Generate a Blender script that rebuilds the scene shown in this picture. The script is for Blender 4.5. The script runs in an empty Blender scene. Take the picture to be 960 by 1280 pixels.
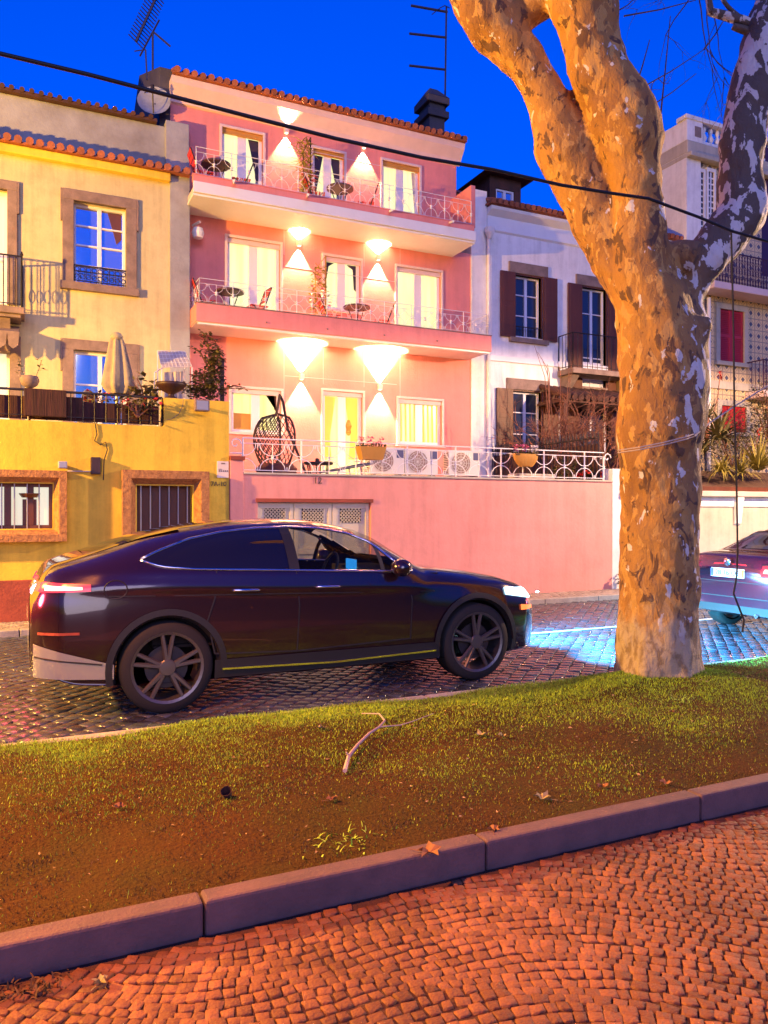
import bpy, bmesh, math, random
import numpy as np
from mathutils import Vector, noise as mnoise
R = math.radians
rng = random.Random(7)
sc = bpy.context.scene
col = sc.collection
TH = R(25.1); CT, ST = math.cos(TH), math.sin(TH)
HC = 1.6
EXPO = 2.3; EK = 2 ** -EXPO
F = 960.0

def at(px, py, Y):
    """point of the plane at street depth Y seen at picture position px, py -> (X, Z)"""
    u = (px - 480) / F
    cz = Y / (CT - u * ST)
    return cz * (u * CT + ST), HC + (640 - py) * cz / F
def ax(px, Y): return at(px, 640, Y)[0]
def az(px, py, Y): return at(px, py, Y)[1]
def pt(px, py, cz):
    cx = (px - 480) * cz / F
    return Vector((cx * CT + cz * ST, -cx * ST + cz * CT, HC + (640 - py) * cz / F))
def gp(px, py, z):
    """point of the level z seen at px, py"""
    return pt(px, py, F * (HC - z) / (py - 640))

# ------------------------------------------------------------------ materials
def nd(nt, t, **kw):
    n = nt.nodes.new(t)
    for k, v in kw.items():
        if k in n.inputs: n.inputs[k].default_value = v
        else: setattr(n, k, v)
    return n
def lin(c):
    return tuple(((x / 12.92) if x <= .04045 else ((x + .055) / 1.055) ** 2.4) for x in c)
def mat(name, c, rough=.6, metal=0., vary=.0, vscale=3., bump=0., bscale=40., emit=None, estr=1., coat=0., spec=None, stretch=None, c2=None, fac=.5, island=0., alpha=None, stain=0.):
    m = bpy.data.materials.new(name); m.use_nodes = True
    nt = m.node_tree; b = nt.nodes['Principled BSDF']
    b.inputs['Base Color'].default_value = (*c, 1); b.inputs['Roughness'].default_value = rough
    b.inputs['Metallic'].default_value = metal; b.inputs['Coat Weight'].default_value = coat
    if coat: b.inputs['Coat Roughness'].default_value = .04
    if spec is not None: b.inputs['Specular IOR Level'].default_value = spec
    if alpha is not None: b.inputs['Alpha'].default_value = alpha
    tc = nd(nt, 'ShaderNodeTexCoord'); src = tc.outputs['Object']
    if stretch:
        mp = nd(nt, 'ShaderNodeMapping'); mp.inputs['Scale'].default_value = stretch
        nt.links.new(src, mp.inputs[0]); src = mp.outputs[0]
    cur = None
    if vary > 0 or c2:
        n = nd(nt, 'ShaderNodeTexNoise', Scale=vscale, Detail=6., Roughness=.65); nt.links.new(src, n.inputs['Vector'])
        cc = c2 if c2 else tuple(max(0, x * (1 - vary * 1.6)) for x in c)
        ra = nd(nt, 'ShaderNodeMapRange'); ra.inputs[1].default_value = fac - .18; ra.inputs[2].default_value = fac + .22
        nt.links.new(n.outputs['Fac'], ra.inputs[0])
        mx = nd(nt, 'ShaderNodeMix', data_type='RGBA'); mx.inputs['A'].default_value = (*c, 1); mx.inputs['B'].default_value = (*cc, 1)
        nt.links.new(ra.outputs[0], mx.inputs['Factor']); cur = mx.outputs['Result']
    if island > 0:
        g = nd(nt, 'ShaderNodeNewGeometry'); ra = nd(nt, 'ShaderNodeMapRange'); ra.inputs[3].default_value = 1 - island; ra.inputs[4].default_value = 1 + island
        nt.links.new(g.outputs['Random Per Island'], ra.inputs[0])
        vm = nd(nt, 'ShaderNodeVectorMath', operation='SCALE')
        if cur: nt.links.new(cur, vm.inputs[0])
        else: vm.inputs[0].default_value = c
        nt.links.new(ra.outputs[0], vm.inputs['Scale']); cur = vm.outputs[0]
    if stain:
        mp2 = nd(nt, 'ShaderNodeMapping'); mp2.inputs['Scale'].default_value = (1, 1, .07); nt.links.new(tc.outputs['Object'], mp2.inputs[0])
        n3 = nd(nt, 'ShaderNodeTexNoise', Scale=4.5, Detail=5., Roughness=.7); nt.links.new(mp2.outputs[0], n3.inputs['Vector'])
        n4 = nd(nt, 'ShaderNodeTexNoise', Scale=2.1, Detail=8., Roughness=.75); nt.links.new(tc.outputs['Object'], n4.inputs['Vector'])
        pr = nd(nt, 'ShaderNodeMath', operation='MULTIPLY'); nt.links.new(n3.outputs['Fac'], pr.inputs[0]); nt.links.new(n4.outputs['Fac'], pr.inputs[1])
        r3 = nd(nt, 'ShaderNodeMapRange'); r3.inputs[1].default_value = .20; r3.inputs[2].default_value = .42; r3.inputs[3].default_value = 1.06; r3.inputs[4].default_value = 1 - stain
        nt.links.new(pr.outputs[0], r3.inputs[0])
        vm2 = nd(nt, 'ShaderNodeVectorMath', operation='SCALE')
        if cur: nt.links.new(cur, vm2.inputs[0])
        else: vm2.inputs[0].default_value = c
        nt.links.new(r3.outputs[0], vm2.inputs['Scale']); cur = vm2.outputs[0]
    if cur: nt.links.new(cur, b.inputs['Base Color'])
    if bump:
        n2 = nd(nt, 'ShaderNodeTexNoise', Scale=bscale, Detail=4., Roughness=.6); nt.links.new(src, n2.inputs['Vector'])
        bp = nd(nt, 'ShaderNodeBump', Strength=bump, Distance=.02); nt.links.new(n2.outputs['Fac'], bp.inputs['Height'])
        nt.links.new(bp.outputs[0], b.inputs['Normal'])
    if emit:
        b.inputs['Emission Color'].default_value = (*emit, 1); b.inputs['Emission Strength'].default_value = estr * EK
    return m
M = {}
M['yellow'] = mat('yellow_render', (.80, .56, .05), .8, vary=.16, vscale=.9, bump=.25, bscale=18, stain=.3)
M['cream_y'] = mat('pale_yellow_render', (.60, .52, .27), .8, vary=.14, vscale=.7, bump=.2, bscale=20, stain=.3)
M['grey_r'] = mat('weathered_grey_render', (.33, .34, .36), .85, c2=(.19, .18, .18), vscale=1.3, fac=.55, bump=.4, bscale=14)
M['redbase'] = mat('dark_red_plinth', (.36, .07, .035), .75, vary=.3, vscale=2.5, bump=.4, bscale=25)
M['stone_s'] = mat('brown_window_stone', (.28, .20, .17), .85, vary=.3, vscale=4, bump=.35, bscale=30)
M['rough_s'] = mat('rough_granite', (.46, .22, .08), .9, c2=(.18, .07, .03), vscale=16, fac=.55, bump=1.0, bscale=28)
M['pink'] = mat('pink_render', (.74, .25, .23), .8, vary=.09, vscale=.8, bump=.2, bscale=22, stain=.12)
M['pink_t'] = mat('terrace_pink_render', (.76, .31, .26), .75, vary=.09, vscale=.7, bump=.25, bscale=16, stain=.15)
M['white_r'] = mat('white_render', (.82, .80, .78), .8, vary=.1, vscale=.9, bump=.15, bscale=20, stain=.22)
M['cream_w'] = mat('cream_render', (.50, .45, .36), .8, vary=.1, vscale=.8, bump=.2, bscale=18, stain=.25)
M['white_p'] = mat('white_paint', (.78, .78, .78), .4, vary=.05)
M['cornice'] = mat('pale_cornice_plaster', (.74, .55, .53), .7, vary=.08, bump=.1)
M['tile'] = mat('clay_roof_tile', (.36, .11, .05), .8, c2=(.16, .06, .04), vscale=5, fac=.55, bump=.4, bscale=30, island=.25)
M['dtile'] = mat('dark_clay_tile', (.09, .032, .022), .85, c2=(.04, .02, .016), vscale=4, bump=.4, bscale=30, island=.2)
M['dgrey'] = mat('dark_grey_and_shade', (.075, .07, .085), .85, vary=.3, vscale=1.5, bump=.3)
M['iron'] = mat('dark_iron', (.03, .022, .022), .5, .4, vary=.2)
M['wiron'] = mat('white_iron', (.78, .77, .78), .4, 0)
M['maroon'] = mat('maroon_woodwork', (.115, .032, .012), .5, vary=.25, vscale=5, stretch=(1, 1, .15))
M['redsh'] = mat('red_shutter_paint', (.42, .025, .05), .5, vary=.12)
M['redsh2'] = mat('bright_red_shutter_paint', (.55, .03, .03), .5, vary=.12)
M['purple'] = mat('plum_woodwork', (.06, .02, .06), .5)
M['reed'] = mat('brown_reed_screen', (.07, .022, .018), .9, vary=.45, vscale=30, stretch=(1, 1, .05), bump=.5, bscale=60)
M['chairred'] = mat('red_slats', (.55, .03, .02), .5)
M['wicker'] = mat('dark_wicker', (.045, .02, .018), .6)
M['cush'] = mat('brown_cushion', (.10, .03, .03), .9, bump=.2)
M['tabletop'] = mat('mosaic_table', (.07, .025, .03), .5, c2=(.12, .05, .05), vscale=20)
M['acwhite'] = mat('white_enamel', (.66, .64, .60), .4, vary=.05)
M['acgrille'] = mat('fan_grille', (.25, .17, .14), .6)
M['aclabel'] = mat('blue_label', (.03, .04, .16), .5)
M['terra'] = mat('ochre_planter', (.52, .25, .04), .7, vary=.15)
M['canvas'] = mat('beige_canvas', (.42, .35, .22), .9, vary=.2, vscale=6, bump=.2)
M['gauze'] = mat('pale_gauze', (.55, .48, .44), .9, vary=.12, vscale=30)
M['soil'] = mat('dark_soil', (.06, .028, .018), .95, c2=(.10, .05, .025), vscale=7, bump=.8, bscale=30)
M['leafg'] = mat('dark_leaf', (.05, .07, .018), .55, c2=(.10, .06, .02), vscale=9, island=.4)
M['leafy'] = mat('yellow_leaf', (.42, .34, .03), .55, c2=(.20, .20, .02), vscale=9, island=.35)
M['leafo'] = mat('olive_leaf', (.12, .10, .035), .6, c2=(.07, .06, .02), vscale=6, island=.4)
M['grassy'] = mat('yellow_grass_blade', (.24, .20, .035), .6, island=.4)
M['flred'] = mat('red_flower', (.60, .03, .02), .6, island=.2)
M['flpink'] = mat('pink_flower', (.60, .12, .28), .6, island=.3)
M['flwhite'] = mat('white_flower', (.75, .70, .72), .6)
M['twig'] = mat('bare_twig', (.14, .075, .05), .85, vary=.3, vscale=12)
M['vine'] = mat('bare_vine_wood', (.24, .095, .06), .85, vary=.4, vscale=8)
M['screen'] = mat('brown_mesh_screen', (.13, .06, .05), .9, vary=.35, vscale=60)
M['ledge'] = mat('concrete_ledge', (.5, .45, .4), .85, vary=.15, bump=.2)
M['metalg'] = mat('grey_metal', (.35, .35, .37), .45, .6)
M['darkbox'] = mat('dark_box', (.035, .012, .012), .5)
M['plaque'] = mat('white_plaque', (.72, .62, .56), .5)
M['ink'] = mat('dark_lettering', (.05, .035, .03), .6)
M['gdoor'] = mat('cream_garage_paint', (.66, .60, .44), .55, vary=.12, vscale=2)
M['void'] = mat('dark_interior', (.015, .008, .008), .9)
M['cable'] = mat('black_cable', (.012, .012, .014), .6)
M['rope'] = mat('pale_rope', (.5, .40, .32), .8)
M['ant'] = mat('antenna_metal', (.05, .05, .08), .5, .5)
M['dish'] = mat('grey_dish', (.32, .35, .42), .6, vary=.25, vscale=5)
M['curtd'] = mat('dark_curtain', (.035, .025, .06), .9)
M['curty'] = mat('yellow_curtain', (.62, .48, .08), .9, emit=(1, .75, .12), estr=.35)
M['frame_w'] = mat('white_window_frame', (.70, .68, .74), .4)
M['mirror'] = mat('sky_reflecting_glass', (.62, .66, .72), .04, .92)
M['dglass'] = mat('dark_window_glass', (.03, .035, .06), .05, 0, coat=.6)
def litpane(name, c1, c2, s, vs=1.3):
    m = bpy.data.materials.new(name); m.use_nodes = True; nt = m.node_tree; b = nt.nodes['Principled BSDF']
    b.inputs['Base Color'].default_value = (.25, .24, .2, 1); b.inputs['Roughness'].default_value = .15
    tc = nd(nt, 'ShaderNodeTexCoord'); n = nd(nt, 'ShaderNodeTexNoise', Scale=vs, Detail=4., Distortion=.4); mpv = nd(nt, 'ShaderNodeMapping'); mpv.inputs['Scale'].default_value = (6, 1, .35)
    nt.links.new(tc.outputs['Object'], mpv.inputs[0]); nt.links.new(mpv.outputs[0], n.inputs['Vector'])
    r = nd(nt, 'ShaderNodeMapRange'); r.inputs[1].default_value = .35; r.inputs[2].default_value = .65
    nt.links.new(n.outputs['Fac'], r.inputs[0])
    mx = nd(nt, 'ShaderNodeMix', data_type='RGBA'); mx.inputs['A'].default_value = (*c1, 1); mx.inputs['B'].default_value = (*c2, 1)
    nt.links.new(r.outputs[0], mx.inputs['Factor']); nt.links.new(mx.outputs['Result'], b.inputs['Emission Color'])
    b.inputs['Emission Strength'].default_value = s * EK
    return m
M['lit'] = litpane('lit_window', (1., .82, .13), (1., .92, .36), 1.0)
M['lit2'] = litpane('lit_window_pale', (.94, .92, .30), (1., .98, .52), 1.0)
M['lit3'] = litpane('lit_window_deep', (.98, .80, .18), (1., .95, .55), .95, 3.)
M['litroom'] = litpane('lit_room', (.85, .80, .55), (.95, .92, .72), .8)

# ------------------------------------------------------------------ mesh builder
class MB:
    def __init__(s): s.v = []; s.f = []; s.mi = []; s.cur = 0
    def add(s, vs, fs):
        o = len(s.v); s.v += [tuple(p) for p in vs]
        for f in fs: s.f.append(tuple(i + o for i in f)); s.mi.append(s.cur)
    def quad(s, a, b, c, d): s.add([a, b, c, d], [(0, 1, 2, 3)])
    def box(s, x0, x1, y0, y1, z0, z1):
        if x0 > x1: x0, x1 = x1, x0
        s.add([(x0, y0, z0), (x1, y0, z0), (x1, y1, z0), (x0, y1, z0), (x0, y0, z1), (x1, y0, z1), (x1, y1, z1), (x0, y1, z1)],
              [(0, 3, 2, 1), (4, 5, 6, 7), (0, 1, 5, 4), (1, 2, 6, 5), (2, 3, 7, 6), (3, 0, 4, 7)])
    def tube(s, pts, r, n=6, closed=False, cap=True):
        pts = [Vector(p) for p in pts]; m = len(pts)
        rs = r if isinstance(r, (list, tuple)) else [r] * m
        o = len(s.v); up = None
        for i, p in enumerate(pts):
            if closed: d = pts[(i + 1) % m] - pts[i - 1]
            else: d = pts[min(i + 1, m - 1)] - pts[max(i - 1, 0)]
            if d.length < 1e-9: d = Vector((0, 0, 1))
            d.normalize()
            if up is None:
                up = Vector((0, 0, 1)) if abs(d.z) < .9 else Vector((1, 0, 0))
            a = d.cross(up)
            if a.length < 1e-6: a = d.cross(Vector((0, 1, .1)))
            a.normalize(); b = a.cross(d).normalized(); up = b
            for k in range(n):
                t = 2 * math.pi * (k + .5) / n
                s.v.append(tuple(p + (a * math.cos(t) + b * math.sin(t)) * rs[i]))
        mm = m if closed else m - 1
        for i in range(mm):
            j = (i + 1) % m
            for k in range(n):
                l = (k + 1) % n
                s.f.append((o + i * n + k, o + i * n + l, o + j * n + l, o + j * n + k)); s.mi.append(s.cur)
        if cap and not closed:
            s.f.append(tuple(o + k for k in range(n))[::-1]); s.f.append(tuple(o + (m - 1) * n + k for k in range(n))); s.mi += [s.cur] * 2
    def bar(s, a, b, r, n=4): s.tube([a, b], r, n)
    def lathe(s, prof, c, n=16, axis='z', cap=True):
        o = len(s.v)
        for (r, h) in prof:
            for k in range(n):
                t = 2 * math.pi * k / n
                if axis == 'z': p = (c[0] + r * math.cos(t), c[1] + r * math.sin(t), c[2] + h)
                else: p = (c[0] + r * math.cos(t), c[1] + h, c[2] + r * math.sin(t))
                s.v.append(p)
        for i in range(len(prof) - 1):
            for k in range(n):
                l = (k + 1) % n
                s.f.append((o + i * n + k, o + i * n + l, o + (i + 1) * n + l, o + (i + 1) * n + k)); s.mi.append(s.cur)
        if cap: s.f.append(tuple(o + k for k in range(n))[::-1]); s.f.append(tuple(o + (len(prof) - 1) * n + k for k in range(n))); s.mi += [s.cur] * 2
    def prism(s, poly, y0, y1):
        """poly in X,Z extruded along Y"""
        n = len(poly)
        s.add([(x, y0, z) for x, z in poly] + [(x, y1, z) for x, z in poly],
              [tuple(range(n)), tuple(range(2 * n - 1, n - 1, -1))] + [(i + n, (i + 1) % n + n, (i + 1) % n, i) for i in range(n)])
    def prismx(s, poly, x0, x1):
        """poly in Y,Z extruded along X"""
        n = len(poly)
        s.add([(x0, y, z) for y, z in poly] + [(x1, y, z) for y, z in poly],
              [tuple(range(n)), tuple(range(2 * n - 1, n - 1, -1))] + [(i + n, (i + 1) % n + n, (i + 1) % n, i) for i in range(n)])
    def grid(s, fn, nu, nv):
        vs = [fn(i / nu, j / nv) for i in range(nu + 1) for j in range(nv + 1)]
        s.add(vs, [(i * (nv + 1) + j, (i + 1) * (nv + 1) + j, (i + 1) * (nv + 1) + j + 1, i * (nv + 1) + j + 1) for i in range(nu) for j in range(nv)])
    def wall(s, x0, x1, z0, z1, Y, thick, holes, depth=.18):
        """wall facing -Y with rectangular openings (xa,xb,za,zb) and their reveals"""
        xs = sorted({x0, x1, *[h[0] for h in holes], *[h[1] for h in holes]}); zs = sorted({z0, z1, *[h[2] for h in holes], *[h[3] for h in holes]})
        xs = [x for x in xs if x0 <= x <= x1]; zs = [z for z in zs if z0 <= z <= z1]
        for i in range(len(xs) - 1):
            for j in range(len(zs) - 1):
                cx, cz = (xs[i] + xs[i + 1]) / 2, (zs[j] + zs[j + 1]) / 2
                if any(h[0] < cx < h[1] and h[2] < cz < h[3] for h in holes): continue
                s.quad((xs[i], Y, zs[j]), (xs[i + 1], Y, zs[j]), (xs[i + 1], Y, zs[j + 1]), (xs[i], Y, zs[j + 1]))
        d = Y + depth
        for (a, b, c, e) in holes:
            s.quad((a, Y, c), (a, Y, e), (a, d, e), (a, d, c)); s.quad((b, Y, c), (b, d, c), (b, d, e), (b, Y, e))
            s.quad((a, Y, e), (b, Y, e), (b, d, e), (a, d, e)); s.quad((a, Y, c), (a, d, c), (b, d, c), (b, Y, c))
        t = Y + thick
        s.quad((x0, Y, z0), (x0, Y, z1), (x0, t, z1), (x0, t, z0)); s.quad((x1, Y, z0), (x1, t, z0), (x1, t, z1), (x1, Y, z1))
        s.quad((x0, Y, z1), (x1, Y, z1), (x1, t, z1), (x0, t, z1)); s.quad((x0, t, z0), (x0, t, z1), (x1, t, z1), (x1, t, z0))
    def build(s, name, m, parent=None, smooth=False, bevel=0., origin=None):
        o = origin if origin is not None else (root_loc(parent) if parent is not None else Vector((0, 0, 0)))
        me = bpy.data.meshes.new(name)
        me.from_pydata([(x - o[0], y - o[1], z - o[2]) for x, y, z in s.v], [], s.f)
        ms = m if isinstance(m, (list, tuple)) else [m]
        for x in ms: me.materials.append(M[x] if isinstance(x, str) else x)
        if len(ms) > 1: me.polygons.foreach_set('material_index', s.mi)
        if smooth: me.polygons.foreach_set('use_smooth', [True] * len(me.polygons))
        me.update()
        ob = bpy.data.objects.new(name, me); col.objects.link(ob)
        if parent is not None: ob.parent = parent
        else: ob.location = o
        if bevel:
            bv = ob.modifiers.new('bevel', 'BEVEL'); bv.width = bevel; bv.segments = 2; bv.limit_method = 'ANGLE'; bv.angle_limit = R(40)
        return ob
def root_loc(p):
    v = Vector((0, 0, 0))
    while p is not None: v += p.location; p = p.parent
    return v
def tag(o, label, cat, group=None, kind=None):
    if label: o['label'] = label
    if cat: o['category'] = cat
    if group: o['group'] = group
    if kind: o['kind'] = kind
    return o
def thing(name, label, cat, loc=(0, 0, 0), group=None):
    o = bpy.data.objects.new(name, None); col.objects.link(o); o.location = loc; o.empty_display_size = .3
    return tag(o, label, cat, group)
def copy_tree(o, parent=None):
    c = o.copy(); col.objects.link(c)
    if parent is not None: c.parent = parent
    for ch in list(o.children): copy_tree(ch, c)
    return c
def structure(o): o['kind'] = 'structure'; return o
def text_mesh(s, size, ext=.004):
    cu = bpy.data.curves.new('lettering', 'FONT'); cu.body = s; cu.size = size; cu.extrude = ext; cu.align_x = 'CENTER'; cu.align_y = 'CENTER'
    to = bpy.data.objects.new('lettering', cu); col.objects.link(to)
    dg = bpy.context.evaluated_depsgraph_get(); me = bpy.data.meshes.new_from_object(to.evaluated_get(dg))
    bpy.data.objects.remove(to); bpy.data.curves.remove(cu)
    return me
def text(name, s, size, parent, loc, rot, m):
    me = text_mesh(s, size); me.materials.clear(); me.materials.append(M[m])
    o = bpy.data.objects.new(name, me); col.objects.link(o); o.parent = parent
    o.location = Vector(loc) - root_loc(parent); o.rotation_euler = rot
    return o
def np_mesh(name, V, Fq, m, smooth=False):
    me = bpy.data.meshes.new(name); nv, nf, k = len(V), len(Fq), Fq.shape[1]
    me.vertices.add(nv); me.vertices.foreach_set('co', V.astype(np.float32).ravel())
    me.loops.add(nf * k); me.loops.foreach_set('vertex_index', Fq.astype(np.int32).ravel())
    me.polygons.add(nf); me.polygons.foreach_set('loop_start', np.arange(0, nf * k, k, dtype=np.int32))
    for x in (m if isinstance(m, list) else [m]): me.materials.append(M[x] if isinstance(x, str) else x)
    me.update(calc_edges=True); me.validate()
    o = bpy.data.objects.new(name, me); col.objects.link(o)
    return o

# ------------------------------------------------------------------ camera, sky, lights
cam = bpy.data.cameras.new('camera'); co = bpy.data.objects.new('camera', cam); col.objects.link(co)
cam.sensor_fit = 'HORIZONTAL'; cam.sensor_width = 36; cam.lens = 36; cam.clip_start = .05; cam.clip_end = 2000
co.location = (0, 0, HC); co.rotation_euler = (R(90), 0, -TH); sc.camera = co
w = bpy.data.worlds.new('World'); sc.world = w; w.use_nodes = True; nt = w.node_tree
bg = nt.nodes['Background']; sky = nd(nt, 'ShaderNodeTexSky', sky_type='NISHITA')
SUN_E, SUN_R = R(3.), R(200)
sky.sun_disc = False; sky.sun_elevation = SUN_E; sky.sun_rotation = SUN_R; sky.ozone_density = 6.; sky.air_density = 1.6; sky.dust_density = .3
hs = nd(nt, 'ShaderNodeHueSaturation'); hs.inputs['Saturation'].default_value = 1.45
tint = nd(nt, 'ShaderNodeMix', data_type='RGBA', blend_type='MULTIPLY'); tint.inputs['Factor'].default_value = 1.; tint.inputs['B'].default_value = (.12, .36, 1.22, 1)
nt.links.new(sky.outputs[0], hs.inputs['Color']); nt.links.new(hs.outputs[0], tint.inputs['A']); nt.links.new(tint.outputs['Result'], bg.inputs['Color'])
bg.inputs['Strength'].default_value = .15
sl = bpy.data.lights.new('sun', 'SUN'); so = bpy.data.objects.new('sun', sl); col.objects.link(so)
sl.energy = .95 * EK; sl.angle = R(30); sl.color = (.88, .74, .98)
so.rotation_euler = (R(78), 0, R(-12)); so.location = (-10, -20, 12)
vs = sc.view_settings; vs.view_transform = 'Standard'; vs.look = 'None'; vs.exposure = EXPO; vs.gamma = 1; vs.use_curve_mapping = False
# ------------------------------------------------------------------ building helpers
def window(root, xa, xb, za, zb, Y, pane='lit', cols=2, rows=(), fr='frame_w', fw=.055, depth=.16, name='window', tilt=None, gapx=None, mid=None):
    """frame with panes set back in an opening of a wall at Y"""
    y1 = Y + depth; y0 = y1 - .06
    f = MB()
    f.box(xa, xa + fw, y0, y1, za, zb); f.box(xb - fw, xb, y0, y1, za, zb)
    f.box(xa + fw, xb - fw, y0, y1, zb - fw, zb); f.box(xa + fw, xb - fw, y0, y1, za, za + fw)
    mw = mid or fw * 1.5
    for k in range(1, cols):
        x = xa + (xb - xa) * k / cols; f.box(x - mw / 2, x + mw / 2, y0 - .004, y1, za + fw, zb - fw)
    for r in rows:
        z = za + (zb - za) * r; f.box(xa + fw, xb - fw, y0 + .006, y1 - .004, z - fw * .32, z + fw * .32)
    fo = f.build(name, fr, root, bevel=.004)
    p = MB(); p.quad((xa + .01, y1 - .022, za + .01), (xb - .01, y1 - .022, za + .01), (xb - .01, y1 - .022, zb - .01), (xa + .01, y1 - .022, zb - .01))
    p.build('pane', pane, fo)
    return fo
def curtain(fo, poly, Y, m='curtd', depth=.16):
    c = MB(); c.prism(poly, Y + depth - .034, Y + depth - .026); return c.build('curtain', m, fo)
def surround(root, xa, xb, za, zb, Y, wd, m, out=.05, bottom=True, name='window_surround', top=None, ears=False, bev=.008):
    s = MB(); t = top or wd
    s.box(xa - wd, xa, Y - out, Y + .05, za, zb); s.box(xb, xb + wd, Y - out, Y + .05, za, zb)
    s.box(xa - wd, xb + wd, Y - out, Y + .05, zb, zb + t)
    if ears:
        e = ears; s.box(xa - wd - e, xa - wd, Y - out + .003, Y + .05, zb - .42, zb + t - .004); s.box(xb + wd, xb + wd + e, Y - out + .003, Y + .05, zb - .42, zb + t - .004)
    if bottom: s.box(xa - wd - .04, xb + wd + .04, Y - out - .05, Y + .05, za - t * .75, za)
    return s.build(name, m, root, bevel=bev)
def eave(mb, x0, x1, Y, z, pitch=.18, r=.068, ln=.55, slope=.30):
    n = int((x1 - x0) / pitch)
    for k in range(n + 1):
        x = x0 + (x1 - x0) * (k + .5) / (n + 1); j = rng.uniform(-.012, .012)
        a = Vector((x + j, Y + rng.uniform(-.015, .015), z + rng.uniform(-.008, .008))); b = a + Vector((j, ln, ln * slope))
        mb.tube([a, a.lerp(b, .5), b], [r * 1.05, r, r * .9], 8)
    mb.box(x0, x1, Y + .05, Y + ln, z - .05, z - .015)
def orn_rail(mb, p0, p1, z0, z1, bays, r=.011, rr=.008, second=.075):
    p0 = Vector((*p0, 0)); p1 = Vector((*p1, 0)); d = p1 - p0
    P = lambda t, z: p0 + d * t + Vector((0, 0, z))
    mb.tube([P(0, z1), P(1, z1)], r, 5); mb.tube([P(0, z1 - second), P(1, z1 - second)], rr, 5); mb.tube([P(0, z0 + .04), P(1, z0 + .04)], rr, 5)
    za, zb = z0 + .04, z1 - second; zm = (za + zb) / 2; h = (zb - za) / 2 * .92
    for k in range(bays + 1):
        t = k / bays
        mb.tube([P(t, z0), P(t, z1 if k % 2 == 0 else zb)], r * 1.25 if k % 2 == 0 else rr, 5)
        for sg in (1, -1):
            pts = []
            for q in range(9):
                a = math.pi * q / 8; tt = t + math.cos(a) * .44 / bays
                if -.001 <= tt <= 1.001: pts.append(P(tt, (zb if sg > 0 else za) - sg * math.sin(a) * h))
            if len(pts) > 2: mb.tube(pts, rr, 4)
        c = P(t, zm); mb.lathe([(.004, -.045), (.03, -.03), (.018, 0), (.03, .03), (.004, .045)], c, 6)
        if k < bays:
            tm = (k + .5) / bays; mb.tube([P(tm, zb), P(tm, zb - .06)], rr, 4); mb.tube([P(tm, za), P(tm, za + .06)], rr, 4)
def plain_rail(mb, p0, p1, z0, z1, n, r=.009, top=.016):
    p0 = Vector((*p0, 0)); p1 = Vector((*p1, 0)); d = p1 - p0
    P = lambda t, z: p0 + d * t + Vector((0, 0, z))
    mb.tube([P(0, z1), P(1, z1)], top, 6); mb.tube([P(0, z0 + .06), P(1, z0 + .06)], r, 5)
    for k in range(n + 1): mb.tube([P(k / n, z0), P(k / n, z1)], r if 0 < k < n else top, 5)

# ------------------------------------------------------------------ yellow house (left)
YH = 15.9
yh = thing('yellow_house', 'pale yellow house with grey attic band and brown stone window surrounds', 'house', (0, YH, 0))
ez = 8.45
X0y, X1y = -5.2, 3.06
def opn(pxl, pxr, pyt, pyb, Y, pym=None):
    """opening from picture: left and right x, top y at the middle, bottom y at the middle"""
    xm = (pxl + pxr) / 2
    return (ax(pxl, Y), ax(pxr, Y), az(xm, pyb, Y), az(xm, pyt, Y))
yw1 = opn(92, 157.5, 256, 357, YH); yw2 = opn(92, 159, 440, 520, YH); yw2 = (yw2[0], yw2[1], 3.05, yw2[3])
yw3 = (ax(-44, YH), ax(9, YH), 5.45, az(9, 238, YH)); yw4 = (ax(-44, YH), ax(12, YH), 2.62, az(12, 433, YH))
m_ = MB(); m_.wall(X0y, 2.66, 0, ez - .05, YH, 6, [yw1, yw2, yw3, yw4]); m_.build('wall', 'cream_y', yh)
m_ = MB(); m_.box(2.66, X1y, YH - .05, YH + 6, 0, ez + .1); m_.build('pilaster', 'grey_r', yh, bevel=.01)
m_ = MB(); m_.box(X0y, X1y, YH + .32, YH + 6, ez - .04, 9.53); m_.box(2.62, X1y + .03, YH + .2, YH + .6, ez + .15, 9.62); m_.build('attic_wall', 'grey_r', yh, bevel=.01)
m_ = MB(); m_.box(X0y, 2.66, YH - .16, YH, ez - .22, ez - .06); m_.build('cornice', 'yellow', yh, bevel=.02)
m_ = MB(); eave(m_, X0y, X1y - .02, YH - .28, ez); m_.build('eave_tiles', 'tile', yh)
m_ = MB(); m_.prismx([(YH + .2, 9.535), (YH + .2, 9.60), (YH + 3.2, 10.6), (YH + 6.2, 9.6), (YH + 6.2, 9.535)], X0y, 2.45)
eave(m_, X0y, 2.40, YH + .16, 9.6, .17, .045, .5, .33); m_.build('roof', 'dtile', yh)
for (o, rows, pane) in ((yw1, (.25, .5, .74), 'mirror'), (yw2, (.62,), 'mirror')):
    fo = window(yh, *o, YH, pane, 2, rows, fw=.05, depth=.2)
    if o is yw1: curtain(fo, [(o[1] - .33, o[3] - .07), (o[1] - .07, o[3] - .07), (o[1] - .07, o[2] + 1.0), (o[1] - .16, o[2] + .9)], YH, 'maroon', .2)
    surround(yh, *o, YH, .2, 'stone_s', .06, True, ears=.035)
m_ = MB(); a, b, c, d = yw1   # low ornamental guard in front of the first window
m_.tube([(a, YH - .02, c + .34), (b, YH - .02, c + .34)], .016, 5); m_.tube([(a, YH - .02, c + .05), (b, YH - .02, c + .05)], .012, 5)
nq = 9
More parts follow.
